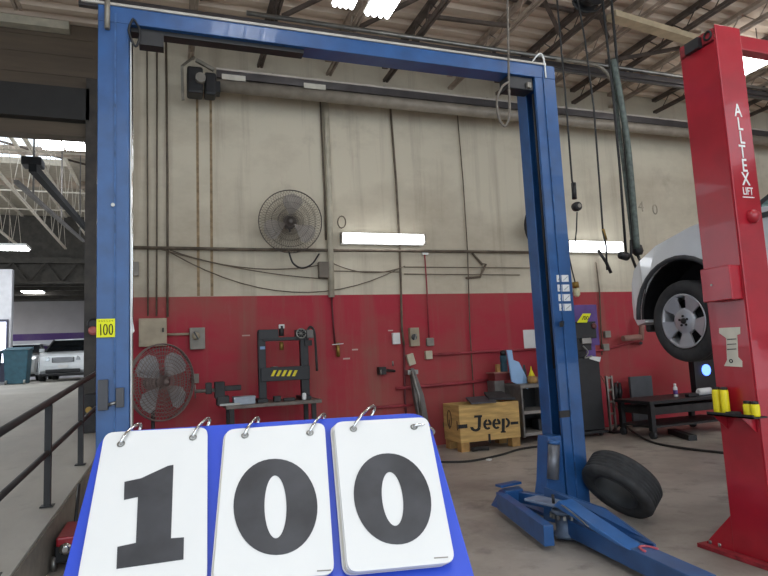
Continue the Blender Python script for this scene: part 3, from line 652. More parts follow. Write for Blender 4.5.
wpipe(((472, 253), (482, 264), (486, 264), (480, 277), (466, 278)), .02, dirtyc, 'bracket_arm', 'bent dark bracket hanging below the conduit near the right post', 'bracket')
def wbox(p, q, dep, m, name, label, cat, bev=.006, Y=WY, group=None):
    return tag(MB().bb(*wq(p, q, dep, Y)).build(name, m, bevel=bev), label, cat, group)
wbox((421.5, 250), (428, 255), .06, white, 'junction_box', 'small pale junction box on the conduit at the wall light end', 'box')
wbox((131, 262), (139, 276), .08, greyb, 'junction_box', 'grey box on cream wall beside the left blue post', 'box')
wbox((318, 262), (330, 278), .1, mat('brown_box', (110, 100, 88), .6), 'junction_box', 'brown box under the cage fan by the downpipe', 'box')
wbox((392, 333), (400, 344), .06, paper, 'wall_switch', 'white switch plate left of the dark conduit on the red wall', 'switch')
wbox((426, 338), (434, 346), .07, greyb, 'junction_box', 'round cornered grey box at the end of the thin conduit', 'box', .02)
wbox((425, 351), (432, 359), .07, mat('outlet_ivory', (196, 188, 164), .6), 'wall_outlet', 'ivory outlet at the start of the upper red pipe', 'outlet')
o = wq((407, 354), (414.5, 365), .06); b = MB().box(((o[0]+o[1])/2, WY-.03, (o[4]+o[5])/2), (o[1]-o[0], .06, o[5]-o[4]), Matrix.Rotation(-.25, 3, 'Y')); tag(b.build('wall_outlet', mat('outlet_ivory', (196, 188, 164)), bevel=.006), 'tilted ivory outlet below the control box on the red wall', 'outlet')
# disconnect control box
t = thing('control_box', tuple(onY(413, 346, 9.15)), 'tan control box with dark dial between the switches on the red wall', 'box')
MB().bb(*wq((409, 328), (419, 346), .09)).build('enclosure', beige, t, .006); p = onY(414, 337, 9.09); MB().lathe(p, (0, -1, 0), [(.05, 0), (.05, .02), (.02, .03)], 18).build('dial', carp, t); MB().bar(p+V((0, -.03, -.05)), p+V((.03, -.03, .05)), .02, .02).build('handle', steel, t)
# beige panel + small box + plate + link
t = thing('electrical_panel', tuple(onY(153, 346, 9.1)), 'large square beige electrical panel beside the left blue post', 'panel')
MB().bb(*wq((139, 319), (167, 346), .16)).build('enclosure', beige, t, .006); z = wq((140.5, 320.5), (165.5, 344.5), .17); MB().bb(z[0], z[1], z[2], z[2]+.01, z[4], z[5]).build('cover', beige, t, .003); p = onY(163, 330, 9.0); MB().box(p+V((0, .0, 0)), (.02, .03, .06)).build('latch', dark, t)
t = thing('disconnect_switch', tuple(onY(197, 349, 9.1)), 'smaller grey disconnect switch box right of the beige panel', 'switch')
MB().bb(*wq((189.5, 328), (205, 349), .12)).build('enclosure', greyb, t, .006); p = onY(196, 336, 9.05); MB().lathe(p, (0, -1, 0), [(.055, -.02), (.055, .02), (.02, .03)], 18).build('dial', beige, t); MB().bar(p+V((-.03, -.03, .06)), p+V((.03, -.03, -.05)), .02, .02).build('handle', carp, t)
wpipe(((167, 334.5), (190, 334)), .018, beige, 'conduit', 'short beige conduit linking the panel and the disconnect switch', 'conduit', 9.12)
wbox((191, 374), (199, 383), .05, greyb, 'wall_outlet', 'small grey outlet right of the round floor fan', 'outlet')
wbox((523, 330), (541, 348), .012, paper, 'wall_notice', 'white paper notice on the red wall left of right blue post', 'notice', 0)
# clips, valve, hook
t = thing('air_valve', tuple(onY(337, 350, 9.1)), 'small brass air valve with lever at the end of dark red line', 'valve')
p = onY(338, 349, 9.1); MB().cyl(p+V((0, 0, -.12)), p+V((0, 0, .1)), .03, 12).build('valve_body', rust, t); MB().bar(p+V((-.1, -.03, .07)), p+V((.08, -.03, .08)), .02, .012).build('lever', paper, t)
MB().cyl(p+V((0, .0, -.0)), p+V((0, .07, -.0)), .02, 12).build('wall_stub', rust, t)
t = thing('wall_hook', tuple(onY(386, 371, 9.1)), 'dark hook bracket fixed on the red wall left of the leaning arm', 'hook')
p = onY(379, 370, 9.1); q = onY(395, 371, 9.1); MB().tube([p, q], .022, 8).build('bar', dark, t); MB().box((p+q)/2+V((-.08, .03, 0)), (.12, .1, .12)).build('mounting_plate', dark, t)
for (x, y) in ((381, 375), (393, 366)): k = onY(x, y, 9.07); MB().cyl(k, k+V((0, 0, .08)), .015, 8).build('peg', steel, t)
# leaning swing arm
t = thing('hinged_arm', tuple(onY(420, 418, 9.0)), 'grey metal arm leaning down the red wall above the wooden crate', 'arm')
A = [onY(*q, 8.98) for q in ((411, 369), (414, 368), (424, 395), (431, 432), (422, 432), (415, 398))]; MB().prism(A, (0, .1, 0)).build('strut', greymet, t, .005)
k = onY(417, 371, 9.0); MB().bb(k.x-.16, k.x+.02, 9.0, WY-.002, k.z-.05, k.z+.02).build('pivot_bracket', steel, t)
MB().tube([onY(412, 372, 8.96), onY(419, 396, 8.96), onY(423, 430, 8.96)], .02, 8).build('rod', steel, t)
for px in (197, 210.5): z = onY(px, 75, WY-.004); z2 = onY(px+1.5, 296, WY-.004); struct(MB().prism([(z.x-.018, WY-.004, z.z), (z.x+.018, WY-.004, z.z), (z2.x+.02, WY-.004, z2.z), (z2.x-.02, WY-.004, z2.z)], (0, .004, 0)).build('trim_%d' % (px//10), mat('rusty_seam', (150, 128, 98), .8, var=.35, scale=9)))
# small paint chips on red wall
for i, (a, b_) in enumerate((((242, 335), (250, 336)), ((343, 358), (350, 359.2)), ((352, 349), (358, 350.2)), ((388, 330), (393, 331)))):
    z = wq(a, b_, .004); MB().bb(*z).build('paint_chip', mat('bare_plaster', (196, 170, 160), .8), None)['kind'] = 'structure'
for i, o in enumerate([k for k in bpy.data.objects if k.name.startswith('paint_chip')]): o.name = 'trim_%d' % (20+i)
# faint old stencil figures on the cream wall
for i, (s, px, py) in enumerate((('4', 641, 207), ('0', 655, 210))):
    anchor = bpy.data.objects['wall_back']; p = onY(px, py, WY-.004)
    text(s, .3, p, (1, 0, 0), (0, 0, 1), mat('faded_stencil', (158, 148, 132), .8, var=.3), 'faded_numeral', anchor, .002)

# round cage fans
def fan(center, R, ax, label, arm_to=None, blades=3, m_cage=None, m_blade=None, rings=7, name='wall_fan', tube_r=.006, spokes=28, stand=None, group=None, ba=.3):
    c = V(center); ax = V(ax).normalized(); u = ax.cross(V((0, 0, 1))).normalized(); w = u.cross(ax) if u.cross(ax).z > 0 else ax.cross(u)
    t = thing(name, (c.x, c.y, c.z-R if stand is None else 0), label, 'fan', group); m_cage = m_cage or dark; m_blade = m_blade or greymet
    cg = MB()
    P = lambda r, a, d: c+(u*math.cos(a)+w*math.sin(a))*r+ax*d
    prof = lambda f: .13*R*2*(1-f**2.2)*.7+.02
    for k in range(1, rings+1):
        f = k/rings
        for sgn in (1, -1): cg.tube([P(R*f, 2*PI*i/36, sgn*prof(f)) for i in range(36)], tube_r*(.8 if k < rings else 1.8), 5, closed=True)
    for i in range(spokes):
        a = 2*PI*i/spokes
        for sgn in (1, -1): cg.tube([P(R*f, a+.5*f*sgn, sgn*prof(f)) for f in (.12, .4, .7, .9, 1.)], tube_r*.6, 4)
    cg.tube([P(R, 2*PI*i/36, 0) for i in range(36)], tube_r*2.2, 6, closed=True)
    cg.build('cage', m_cage, t)
    hb_ = MB(); hb_.lathe(c, ax, [(.02, .16*R*1.3), (.13*R, .13*R), (.16*R, 0), (.16*R, -.1*R)], 20); hb = hb_.build('hub', m_cage, t)
    for i in range(blades):
        a = 2*PI*i/blades+PI/2+ba; n = 12; bl = MB(); top = []; 
        pts = []
        for k in range(n):
            q = 2*PI*k/n; rr = R*(.52+.38*math.cos(q)); aa = a+(.62*math.sin(q)*(.75+.25*math.cos(q))); dd = .09*R*math.sin(q)
            pts.append(P(rr, aa, dd))
        bl.prism(pts, ax*.006, True); bl.build('blade', m_blade, hb)
    mt = MB(); mt.cyl(c-ax*.1*R, c-ax*.55*R, .2*R, 18); mt.build('motor', m_cage, t)
    if arm_to is not None:
        am = MB(); am.tube([c-ax*.4*R, V(arm_to[0])], .022, 8); am.tube([c-ax*.4*R+V((0, 0, -.1*R)), V(arm_to[1])], .015, 8); am.build('wall_bracket', dark, t)
        if len(arm_to) > 2: MB().tube(smooth_path(arm_to[2]), .014, 6).build('yoke', dark, t)
    if stand:
        MB().cyl((c.x-ax.x*.4*R, c.y-ax.y*.4*R, .06), c-ax*.4*R-V((0, 0, .1)), .025, 12).build('pole', dark, t); MB().lathe((c.x-ax.x*.4*R, c.y-ax.y*.4*R, 0.002), (0, 0, 1), [(.3, 0), (.3, .02), (.05, .06)], 28).build('base', dark, t)
    return t
fc = onY(290.5, 221.5, 8.85)
fan(fc, .475, (-.12, -1, -.12), 'round dark cage fan mounted on the cream wall beside the downpipe', arm_to=((fc.x+.02, WY, fc.z+.02), (fc.x+.05, WY, fc.z-.08),
    [onY(289, 252, 8.9), onY(293, 263, 8.85), onY(302, 268, 8.85), onY(312, 264, 8.9), onY(319, 254, 9.1)]), m_blade=mat('grey_blade', (156, 148, 138), .6), m_cage=mat('grimy_wire', (92, 84, 78), .6, .2), tube_r=.0034, rings=5, spokes=64, ba=.12)
f2 = onY(545, 226, 8.85)
fan(f2, .44, (.1, -1, -.1), 'second cage fan on the wall, half hidden behind the right blue post', arm_to=((f2.x+.02, WY, f2.z+.02), (f2.x+.05, WY, f2.z-.08)), tube_r=.004)
f3 = onY(162.5, 382, 8.5)
fan(f3, .50, (.78, -1, .0), 'large round pale cage floor fan below the beige electrical panel', m_cage=mat('pale_wire', (128, 112, 106), .6, .3), m_blade=mat('pale_blade', (150, 150, 150), .5), blades=4, stand=True, rings=10, tube_r=.005, spokes=60, name='floor_fan', ba=.72)

# tube lights on wall
def wall_light(p, q, label):
    a = onY(*p, 9.08); b_ = onY(*q, 9.08); t = thing('wall_light', ((a.x+b_.x)/2, 9.1, b_.z), label, 'light', 'lit tube fixtures on the cream wall')
    MB().bb(a.x, b_.x, 9.10, WY-.002, b_.z-.02, a.z+.02).build('housing', white, t, .01)
    MB().bb(a.x+.02, b_.x-.02, 9.02, 9.098, b_.z, a.z).build('diffuser', lampw, t, .03, 3)
    for x in (a.x, b_.x): MB().bb(x-.01, x+.01, 9.03, 9.12, b_.z-.01, a.z+.01).build('end_cap', greyb, t)
wall_light((341, 233), (424.5, 244), 'bright tube light on cream wall between cage fan and blue post')
wall_light((567, 241), (623, 252), 'bright tube light on cream wall right of the right blue post')
MB_ = MB().tube([onY(340.5+4*math.cos(a), 222+6*math.sin(a)*-1, 9.12)+V((.02, 0, 0)) for a in [2*PI*k/12 for k in range(12)]], .01, 6, closed=True)
tag(MB_.build('cord_coil', dirtyc), 'small coil of cord at the left end of the wall light', 'cord')

# high-bay fixtures
def high_bay(x, y, sx, sy, z, label):
    t = thing('high_bay_light', (x, y, z), label, 'light', 'high bay lights under the shop roof')
    MB().bb(x-sx/2, x+sx/2, y-sy/2, y+sy/2, z+.035, z+.06).build('housing', white, t)
    for k in range(4): xx = x-sx/2+sx*(k+.5)/4; MB().cyl((xx, y-sy/2+.03, z+.01), (xx, y+sy/2-.03, z+.01), sx*.09, 10).build('tube', lamph, t)
    for s in (-1, 1): MB().cyl((x, y+s*sy*.4, z+.1), (x, y+s*sy*.4, 6.51), .006, 6).build('hanger', dark, t)
high_bay(2.13, 6.5, .30, .9, 5.95, 'left one of the two bright lights above the blue crossbeam')
high_bay(2.62, 6.5, .36, 1.05, 5.95, 'right one of the two bright lights above the blue crossbeam')
high_bay(8.95, 6.85, .62, .8, 5.95, 'bright roof light seen just under the red beam')
high_bay(1.0, 1.8, .9, 1.3, 5.95, 'added unseen roof light in front of the blue lift')  # from here on the lamps are unseen, added to light the shop
high_bay(5.4, 2.6, .9, 1.3, 5.95, 'added unseen roof light above the raised car')
high_bay(10.6, 3.0, .9, 1.3, 5.95, 'added unseen roof light at the right side of the shop')
high_bay(0., -2.0, .9, 1.3, 5.95, 'added unseen roof light behind the camera on the left')
high_bay(5.5, -2.0, .9, 1.3, 5.95, 'added unseen roof light behind the camera on the right')

# ----------------------------------------------------- bench with press
BZ = .90; bx0_, bx1_, by0, by1 = .75, 2.05, 8.25, 8.85
pc = onY(226, 403, 8.25); pd = onY(322, 402, 8.25)
t = thing('workbench', ((pc.x+pd.x)/2, 8.55, 0), 'dark steel workbench against the red wall carrying the black press', 'workbench')
bx0_, bx1_ = pc.x, pd.x; BZ = (pc.z+pd.z)/2
MB().bb(bx0_, bx1_, by0, 8.95, BZ-.05, BZ).build('bench_top', mat('worn_bench_top', (108, 98, 90), .5, .2, var=.3), t, .006)
for x in (bx0_+.08, bx1_-.1):
    for y in (by0+.08, 8.85): MB().bb(x-.03, x+.03, y-.03, y+.03, 0.002, BZ-.05).build('leg', dark, t)
MB().bb(bx0_+.05, bx1_-.08, by0+.05, 8.85, .3, .33).build('lower_shelf', dark, t)
t = thing('shop_press', (1.45, 8.6, BZ), 'black bench press frame with yellow hazard stripes and hand wheel', 'press')
py_ = 8.55
def L_(px, py): return onY(px, py, py_)
fl = lambda p, q, nm, m=black, d=.1, bv=.006: MB().bb(L_(*p).x, L_(*q).x, py_-d/2, py_+d/2, L_(*q).z, L_(*p).z).build(nm, m, t, bv)
MB().bb(L_(257.5, 340).x, L_(265, 340).x, py_-.05, py_+.05, BZ+.002, L_(260, 331.5).z).build('upright', black, t, .006)
MB().bb(L_(299.5, 340).x, L_(307.5, 340).x, py_-.05, py_+.05, BZ+.002, L_(304, 331).z).build('upright', black, t, .006)
fl((262, 338), (301, 340), 'top_beam', black, .12); fl((258, 330), (278, 339), 'beam_cheek', black, .13); fl((295, 330), (308, 340), 'beam_cheek', black, .13)
fl((260, 368), (309, 379), 'table_beam', black, .16)
z = [L_(271, 370), L_(298, 370), L_(297, 377), L_(270, 377)]
st = MB()
for k in range(5):
    x = 271+k*5.3; A = [onY(*q, py_-.083) for q in ((x+2.7, 370.2), (x+5.6, 370.2), (x+2.7, 376.2), (x-.2, 376.2))]; st.prism(A, (0, .003, 0))
st.build('hazard_stripes', yellow, t)
MB().cyl(L_(281.5, 342), L_(281.5, 350), .03, 14).build('ram', rust, t); MB().cyl(L_(281.3, 336), L_(281.4, 326), .035, 14).build('jack_head', dark, t); MB().box(L_(281.5, 326.5), (.08, .06, .06)).build('pump_cap', paper, t, .01)
cc = onY(301, 333.5, py_-.09)
MB().lathe(cc, (0, -1, 0), [(.065, 0), (.075, .01), (.065, .02), (.055, .01)], 24, closed=True).build('hand_wheel', steel, t); w3 = MB()
for k in range(4): a = PI*k/4; d3 = V((math.cos(a), 0, math.sin(a)))*.06; w3.tube([cc-d3, cc+d3], .006, 5)
w3.build('wheel_spokes', steel, t)
MB().tube(smooth_path([onY(306, 334, 8.45), onY(310, 327, 8.45), onY(314, 331, 8.45), onY(315.5, 345, 8.45), onY(317, 371, 8.45)]), .018, 8).build('pump_handle', dark, t)
MB().box(onY(309.5, 334, 8.47), (.1, .08, .12)).build('pump_body', greymet, t, .01); MB().box(onY(308, 343, 8.5), (.1, .08, .08)).build('pump_base', dark, t)
for px in (261, 303.5): MB().bb(L_(px-5, 395).x, L_(px+5, 395).x, py_-.2, py_+.2, BZ+.002, BZ+.05).build('foot', black, t, .006)
MB().box(L_(262, 348)+V((0, -.052, 0)), (.07, .006, .04)).build('maker_plate', mat('pale_blue_plate', (120, 150, 190), .5), t)
MB().bb(L_(272, 367).x, L_(277, 367).x, py_-.07, py_+.07, L_(272, 368).z, L_(272, 366.6).z).build('support_bar', greymet, t); MB().bb(L_(288, 367).x, L_(296, 367).x, py_-.07, py_+.07, L_(290, 368).z, L_(290, 366.6).z).build('support_bar', greymet, t)
# vise
t = thing('bench_vise', tuple(onY(219, 400, 8.4)), 'dark bench vise clamped at the left end of the workbench', 'vise')
c = onY(218, 390, 8.38); MB().box(c+V((.02, 0, 0)), (.13, .14, .22)).build('fixed_jaw', dark, t, .01); MB().box(c+V((-.12, 0, .03)), (.08, .13, .15)).build('moving_jaw', dark, t, .01); MB().cyl(c+V((-.3, 0, -.0)), c+V((.05, 0, -.0)), .025, 12).build('screw', steel, t)
MB().cyl(c+V((-.29, 0, -.09)), c+V((-.29, 0, .09)), .009, 8).build('handle', steel, t); MB().bb(c.x-.02, c.x+.14, 8.3, 8.5, BZ+.002, c.z-.08).build('base', dark, t, .01)
MB().bb(c.x+.07, c.x+.3, 8.33, 8.43, c.z-.02, c.z+.05).build('anvil', dark, t, .01)
p = onY(244, 398, 8.36); t = thing('parts_box', tuple(p), 'pale blue cardboard box lying on the bench left of the press', 'box'); MB().bb(p.x-.14, p.x+.14, 8.28, 8.5, BZ+.002, BZ+.10).build('carton', mat('pale_carton', (158, 166, 176), .7), t, .005); MB().bb(p.x-.145, p.x+.145, 8.275, 8.505, BZ+.08, BZ+.105).build('lid', mat('pale_carton', (158, 166, 176)), t, .004)
p = onY(232, 401, 8.3); tag(MB().bb(p.x-.16, p.x+.1, 8.27, 8.35-.08+.0001, BZ+.002, BZ+.03).build('wrench_bar', steel), 'bare steel bar lying at the front edge of the bench', 'tool')
p = onY(316-12, 400, 8.35); t = thing('spray_bottle', (p.x, 8.33, BZ), 'small white bottle on the bench right of the press', 'bottle'); MB().lathe((p.x, 8.33, BZ+.002), (0, 0, 1), [(.028, 0), (.03, .02), (.03, .08), (.012, .1)], 16).build('body', paper, t); MB().lathe((p.x, 8.33, BZ+.1), (0, 0, 1), [(.014, 0), (.014, .025), (.006, .027)], 12).build('cap', dark, t)
for (px, w_, lab) in ((277, .10, 'dark metal block on the bench between the press uprights'), (289, .16, 'flat dark plate on the bench between the press uprights')):
    p = onY(px, 400, 8.36); tag(MB().bb(p.x-w_/2, p.x+w_/2, 8.3, 8.4, BZ+.002, BZ+(.08 if w_ < .12 else .045)).build('metal_block', dark, bevel=.01), lab, 'block')

# ----------------------------------------------------------- jeep crate
t = thing('wooden_crate', (4.65, 8.6, 0), 'plywood crate stencilled Jeep standing on wooden feet', 'crate')
ca = onY(462, 453, 8.27); cx0 = onZ(462, 453).x; cx1 = onZ(519, 447).x; cy0 = 8.28; cy1 = 8.84
cy1 = 8.84; cx0, cx1 = 4.10, 5.14; zb, ztp = .14, onY(490, 403, cy0).z
b = MB(); b.bb(cx0, cx1, cy0, cy0+.02, zb, ztp); b.bb(cx0, cx1, cy1-.02, cy1, zb, ztp); b.bb(cx0, cx0+.02, cy0+.02, cy1-.02, zb, ztp); b.bb(cx1-.02, cx1, cy0+.02, cy1-.02, zb, ztp); b.bb(cx0+.02, cx1-.02, cy0+.02, cy1-.02, zb, zb+.02)
b.build('panels', wood, t, .004)
for x in (cx0+.01, cx1-.15):
    for y in (cy0+.01, cy1-.15): MB().bb(x, x+.14, y, y+.14, .002, zb).build('foot', woodd, t, .004)
mid = onY(489, 421, cy0-.002)
jw = MB(); K = lambda x, y: onY(x, y, cy0-.003); E3 = V((0, .003, 0))
def ribbon(cx, cy, rx0, ry0, a0, a1, th, n=14):
    A = []; B = []
    for k in range(n+1):
        a = math.radians(a0+(a1-a0)*k/n); A.append(K(cx+rx0*math.cos(a), cy-ry0*math.sin(a))); B.append(K(cx+(rx0-th)*math.cos(a), cy-(ry0-th*.8)*math.sin(a)))
    for k in range(n): jw.prism([A[k], A[k+1], B[k+1], B[k]], E3)
def quad(*q): jw.prism([K(*p) for p in q], E3)
quad((474.2, 415.5), (482, 415), (482, 417.3), (474.2, 417.8)); quad((478, 417.3), (481.2, 417), (480.9, 427), (477.8, 427.4)); ribbon(475.6, 427, 5.3, 4.6, 180, 355, 3.1)
for ex_, ey_ in ((487.6, 424.4), (496.6, 423.8)):
    ribbon(ex_, ey_, 4.3, 5.3, 8, 82, 2.6, 6); ribbon(ex_, ey_, 4.3, 5.3, 98, 315, 2.6); quad((ex_-2, ey_-.9), (ex_+4, ey_-1.1), (ex_+4, ey_+.6), (ex_-2, ey_+.8))
quad((501.8, 418.6), (504.8, 418.4), (504.8, 432.2), (501.8, 432.5)); quad((500.8, 431.2), (505.8, 431), (505.8, 432.6), (500.8, 432.8)); ribbon(505.8, 422.8, 4.3, 4.9, -90, 90, 2.5); 
je = jw.build('stencil_word', ink, t)
for (a, b_) in (((458, 425), (467.5, 428)), ((510.5, 422), (518.5, 424)), ((488.2, 434), (491, 443))):
    p = onY(*a, cy0-.002); q = onY(*b_, cy0-.002); MB().bb(p.x, min(q.x, cx1), cy0-.003, cy0, q.z, p.z).build('stencil_mark', ink, t)
for yy in (8.35, 8.62, 8.84): MB().bb(cx0-.004, cx0, yy, yy+.03, .32, .46 if yy < 8.8 else .4).build('stencil_mark', mat('faded_ink', (90, 66, 46), .8), t)
MB().tube([(cx0-.004, 8.62+.07*math.cos(a), .47+.13*math.sin(a)) for a in [2*PI*k/18 for k in range(18)]], .008, 5, closed=True).build('stencil_ring', mat('faded_ink', (90, 66, 46)), t)
m = MB(); m.prism([(4.3, 8.25, ztp+.005), (4.7, 8.2, ztp+.005), (5.0, 8.8, ztp+.05), (4.5, 8.82, ztp+.05)], (0, 0, .02)); tag(m.build('rubber_mat', mat('grey_rubber_mat', (76, 76, 80), .7)), 'grey rubber sheet lying across the open top of the crate', 'mat')
m = MB(); m.prism([(4.7, 8.4, ztp+.03), (5.12, 8.33, ztp+.015), (5.15, 8.8, ztp+.1), (4.85, 8.84, ztp+.1)], (0, 0, .03)); tag(m.build('rubber_tray', rubber), 'black tray on the right half of the crate top', 'tray')

# grey open cabinet
t = thing('open_cabinet', (5.9, 8.8, 0), 'grey steel bench with open shelves behind the right blue post', 'cabinet')
ka = onY(494, 382, 9.0)
q0 = onY(520, 390, 8.45).x; q1 = 5.98; zc = onY(530, 384, 8.45).z
zl = onY(505, 380, 8.6).z
b = MB(); b.bb(q0-.02, q1, 8.4, 9.1, zc-.06, zc); b.bb(q0, q0+.03, 8.42, 9.08, .1, zc-.06); b.bb(q1-.03, q1, 8.42, 9.08, .1, zc-.06); b.bb(q0, q1, 9.05, 9.08, .1, zc-.06)
b.build('carcass', greymet, t, .004); MB().bb(q0+.031, q1-.031, 9.03, 9.049, .1, zc-.061).build('shade_backing', black, t)  # black sheet at the back stands in for the cabinet's inner shade
for z in (.12, .46): MB().bb(q0+.03, q1-.03, 8.42, 9.05, z, z+.045).build('shelf', mat('pale_shelf_edge', (140, 134, 128), .5), t)
sx0 = onY(492, 380, 8.95).x; MB().bb(sx0, q0-.025, 8.87, 9.12, .1, zc+.06).build('side_cabinet', greymet, t, .006)
MB().bb(sx0+.03, q0+.2, 8.9, 9.12, zc+.061, zc+.18).build('side_box', mat('dull_red_top', (120, 44, 44), .6), t); MB().bb(sx0, q0+.23, 8.86, 9.14, zc+.18, zc+.2).build('side_top', mat('tan_top', (160, 110, 100), .6), t)
for (x, z, s) in ((q0+.15, .505, .1), (q0+.12, .165, .06), (q0+.45, .165, .1)):
    pass
tag(MB().lathe((q0+.17, 8.7, .506), (0, 0, 1), [(.05, 0), (.05, .15), (.02, .2)], 16).build('oil_bottle', dark), 'dark bottle on the upper shelf of the open cabinet', 'bottle')
tag(MB().bb(q0+.4, q0+.7, 8.6, 8.8, .166, .34).build('storage_box', black, bevel=.01), 'black box on the bottom shelf of the open cabinet', 'box')
# things on it
sz = zc+.2
p = onY(504, 368, 8.97)
t = thing('spray_can', (p.x, 8.97, sz), 'dark teal canister beside the pale blue card on the cabinet', 'can')
MB().lathe((p.x, 8.97, sz+.002), (0, 0, 1), [(.06, 0), (.062, .02), (.062, .12), (.05, .14), (.06, .16), (.06, .27)], 20).build('body', teal, t); MB().lathe((p.x, 8.97, sz+.272), (0, 0, 1), [(.05, 0), (.052, .06), (.03, .09)], 20).build('cap', black, t)
p = onY(497.5, 367, 8.97); tag(MB().bb(p.x-.03, p.x+.03, 8.93, 9.0, sz+.002, sz+.13).build('small_box', woodd), 'small tan box left of the dark teal canister', 'box')
A = [onY(*q, 8.7) for q in ((507, 350), (512, 350), (513.5, 360), (519, 362), (530, 384), (528, 389), (512, 381.5))]
tag(MB().prism(A, (.0, .03, .0)).build('card_folder', lblue), 'pale blue folded card leaning on the grey bench', 'card')
p = onY(531, 368, 8.6); t = thing('funnel', (p.x, 8.6, zc), 'yellow cone funnel standing on the bench by the blue post', 'funnel')
MB().lathe((p.x, 8.6, zc+.12), (0, 0, 1), [(.055, 0), (.05, .01), (.015, .1), (.006, .16)], 20).build('cone', yellow, t); MB().lathe((p.x, 8.6, zc+.002), (0, 0, 1), [(.07, 0), (.08, .05), (.065, .118)], 20).build('jar', woodd, t)
p = onY(524, 366, 8.75); tag(MB().lathe((p.x, 8.75, zc+.002), (0, 0, 1), [(.035, 0), (.035, .2), (.02, .26), (.02, .3)], 16).build('aerosol_can', carp), 'grey aerosol can between pale blue card and yellow funnel', 'can')
p = onY(540, 372, 8.7); tag(MB().bb(p.x-.15, p.x+.1, 8.6, 8.85, zc+.002, zc+.09).build('parts_tray', mat('brown_tray', (120, 100, 82), .7), bevel=.01), 'brown parts tray on the bench behind the blue post', 'tray')

# black machine right of blue post
t = thing('service_machine', (6.55, 8.5, 0), 'tall black wheeled service machine with purple top behind the blue post', 'machine')
mx0 = onY(569, 400, 8.4).x; mx1 = onY(603, 400, 8.4).x; mzt = onY(590, 357, 8.4).z
b = MB(); b.bb(mx0, mx1, 8.4, 8.9, .1, mzt); b.build('cabinet', black, t, .02)
MB().bb(mx0+.04, mx0+.16, 8.385, 8.4, .2, mzt-.05).build('side_vent', mat('worn_dark_panel', (70, 68, 66), .6, var=.4, scale=30), t, .003)
MB().bb(mx0-.03, mx1+.03, 8.36, 8.94, .05, .1).build('base', black, t, .01)
for x in (mx0+.08, mx1-.08): MB().cyl((x-.02, 8.42, .05), (x+.02, 8.42, .05), .045, 16).build('caster', rubber, t)
fb = lambda p, q, y0, y1, nm, m, bv=.008: MB().bb(onY(*p, y0).x, onY(*q, y0).x, y0, y1, onY(*q, y0).z, onY(*p, y0).z).build(nm, m, t, bv)
fb((572, 305), (600, 345), 8.62, 8.72, 'back_panel', purple); fb((569, 322), (597, 338), 8.42, 8.6, 'control_head', black); fb((574, 338), (592, 350), 8.45, 8.62, 'gauge_block', dark)
MB().bb(onY(590, 350, 8.45).x-.2, onY(590, 350, 8.45).x, 8.55, 8.65, mzt, onY(585, 345, 8.5).z).build('neck', dark, t)
MB().bb(onY(590, 350, 8.66).x-.3, onY(590, 350, 8.66).x+.1, 8.64, 8.7, mzt, onY(585, 340, 8.66).z).build('neck', purple, t)
fb((582, 338), (592, 343.5), 8.40, 8.45, 'display', steel); k = onY(594, 326, 8.41); MB().lathe(k, (0, -1, 0), [(.05, -.02), (.05, .01), (.03, .02)], 18).build('gauge', mat('dark_red_gauge', (90, 40, 40), .5), t)
MB().tube([onY(560, 317, 8.4), onY(566, 319, 8.4), onY(572, 327, 8.4)], .03, 8).build('handle', black, t)
A = [onY(*q, 8.39) for q in ((588, 356), (601, 357), (600, 362), (590, 359))]; MB().prism(A, (0, .02, 0)).build('paper_scrap', paper, t)
MB().tube(smooth_path([onY(583, 346, 8.4), onY(588, 352, 8.38), onY(585, 358, 8.38), onY(592, 356, 8.38)]), .012, 6).build('hose', steel, t)
p, q = onY(577, 313.5, 8.36), onY(590, 322, 8.36)
tt = thing('paper_tag', ((p.x+q.x)/2, 8.36, q.z), 'tilted yellow card on the black machine behind the blue post', 'tag', 'yellow lot number tags')
A = [onY(*k, 8.37) for k in ((583, 313.5), (591, 313.5), (587, 322.5), (577, 322.5))]; MB().prism(A, (0, .004, 0)).build('card', tagy, tt)
s = MB(); s.tube([onY(582, 320, 8.368), onY(584, 316, 8.368)], .005, 5)
for cx_ in (585, 587.5): s.tube([onY(cx_+.9*math.cos(a), 318+1.8*math.sin(a), 8.368) for a in [2*PI*k/10 for k in range(10)]], .005, 5, closed=True)
s.build('handwritten_number', ink, tt)
# hooks and things on the right: brass pulley on post, boxes on the red wall
t = thing('air_filter', tuple(onY(574, 290, 8.9)), 'brass and white air filter hanging above the black machine', 'filter')
MB().cyl(onY(575, 282, 9.0), onY(576, 288, 9.0), .06, 14).build('regulator', rust, t); MB().lathe(onY(577, 297, 9.0), (0, 0, 1), [(.03, 0), (.06, .04), (.06, .14), (.03, .16)], 16).build('bowl', mat('cream_bowl', (214, 208, 170), .5), t)
MB().tube([onY(569, 256, 9.0), onY(572, 270, 9.0), onY(575, 282, 9.0)], .012, 6).build('air_tube', cable, t)
MB().bar(onY(576, 290, 9.0), onY(576, 290, WY), .03, .03).build('wall_stub', dark, t)
wbox((604, 331), (610, 337.5), .07, greyb, 'wall_outlet', 'upper grey outlet box right of the black machine', 'outlet'); wbox((602, 344), (608.5, 350.5), .07, greyb, 'wall_outlet', 'lower grey outlet box right of the black machine', 'outlet')
t = thing('pipe_elbow', tuple(onY(630, 342, 9.0)), 'tan pipe elbow sticking out of the red wall under the car bumper', 'pipe')
MB().tube([onY(623, 338.5, 8.98), onY(640, 337, 8.98)], .055, 14).build('horizontal_leg', mat('tan_pipe', (150, 112, 100), .6), t); MB().tube([onY(641, 340, 8.98), onY(642, 324, 8.98), onY(642, 316, 8.98)], .05, 14).build('vertical_leg', mat('tan_pipe', (150, 112, 100)), t)
MB().cyl(onY(641, 343, 8.98), onY(641, 343, WY), .03, 10).build('wall_stub', dark, t)
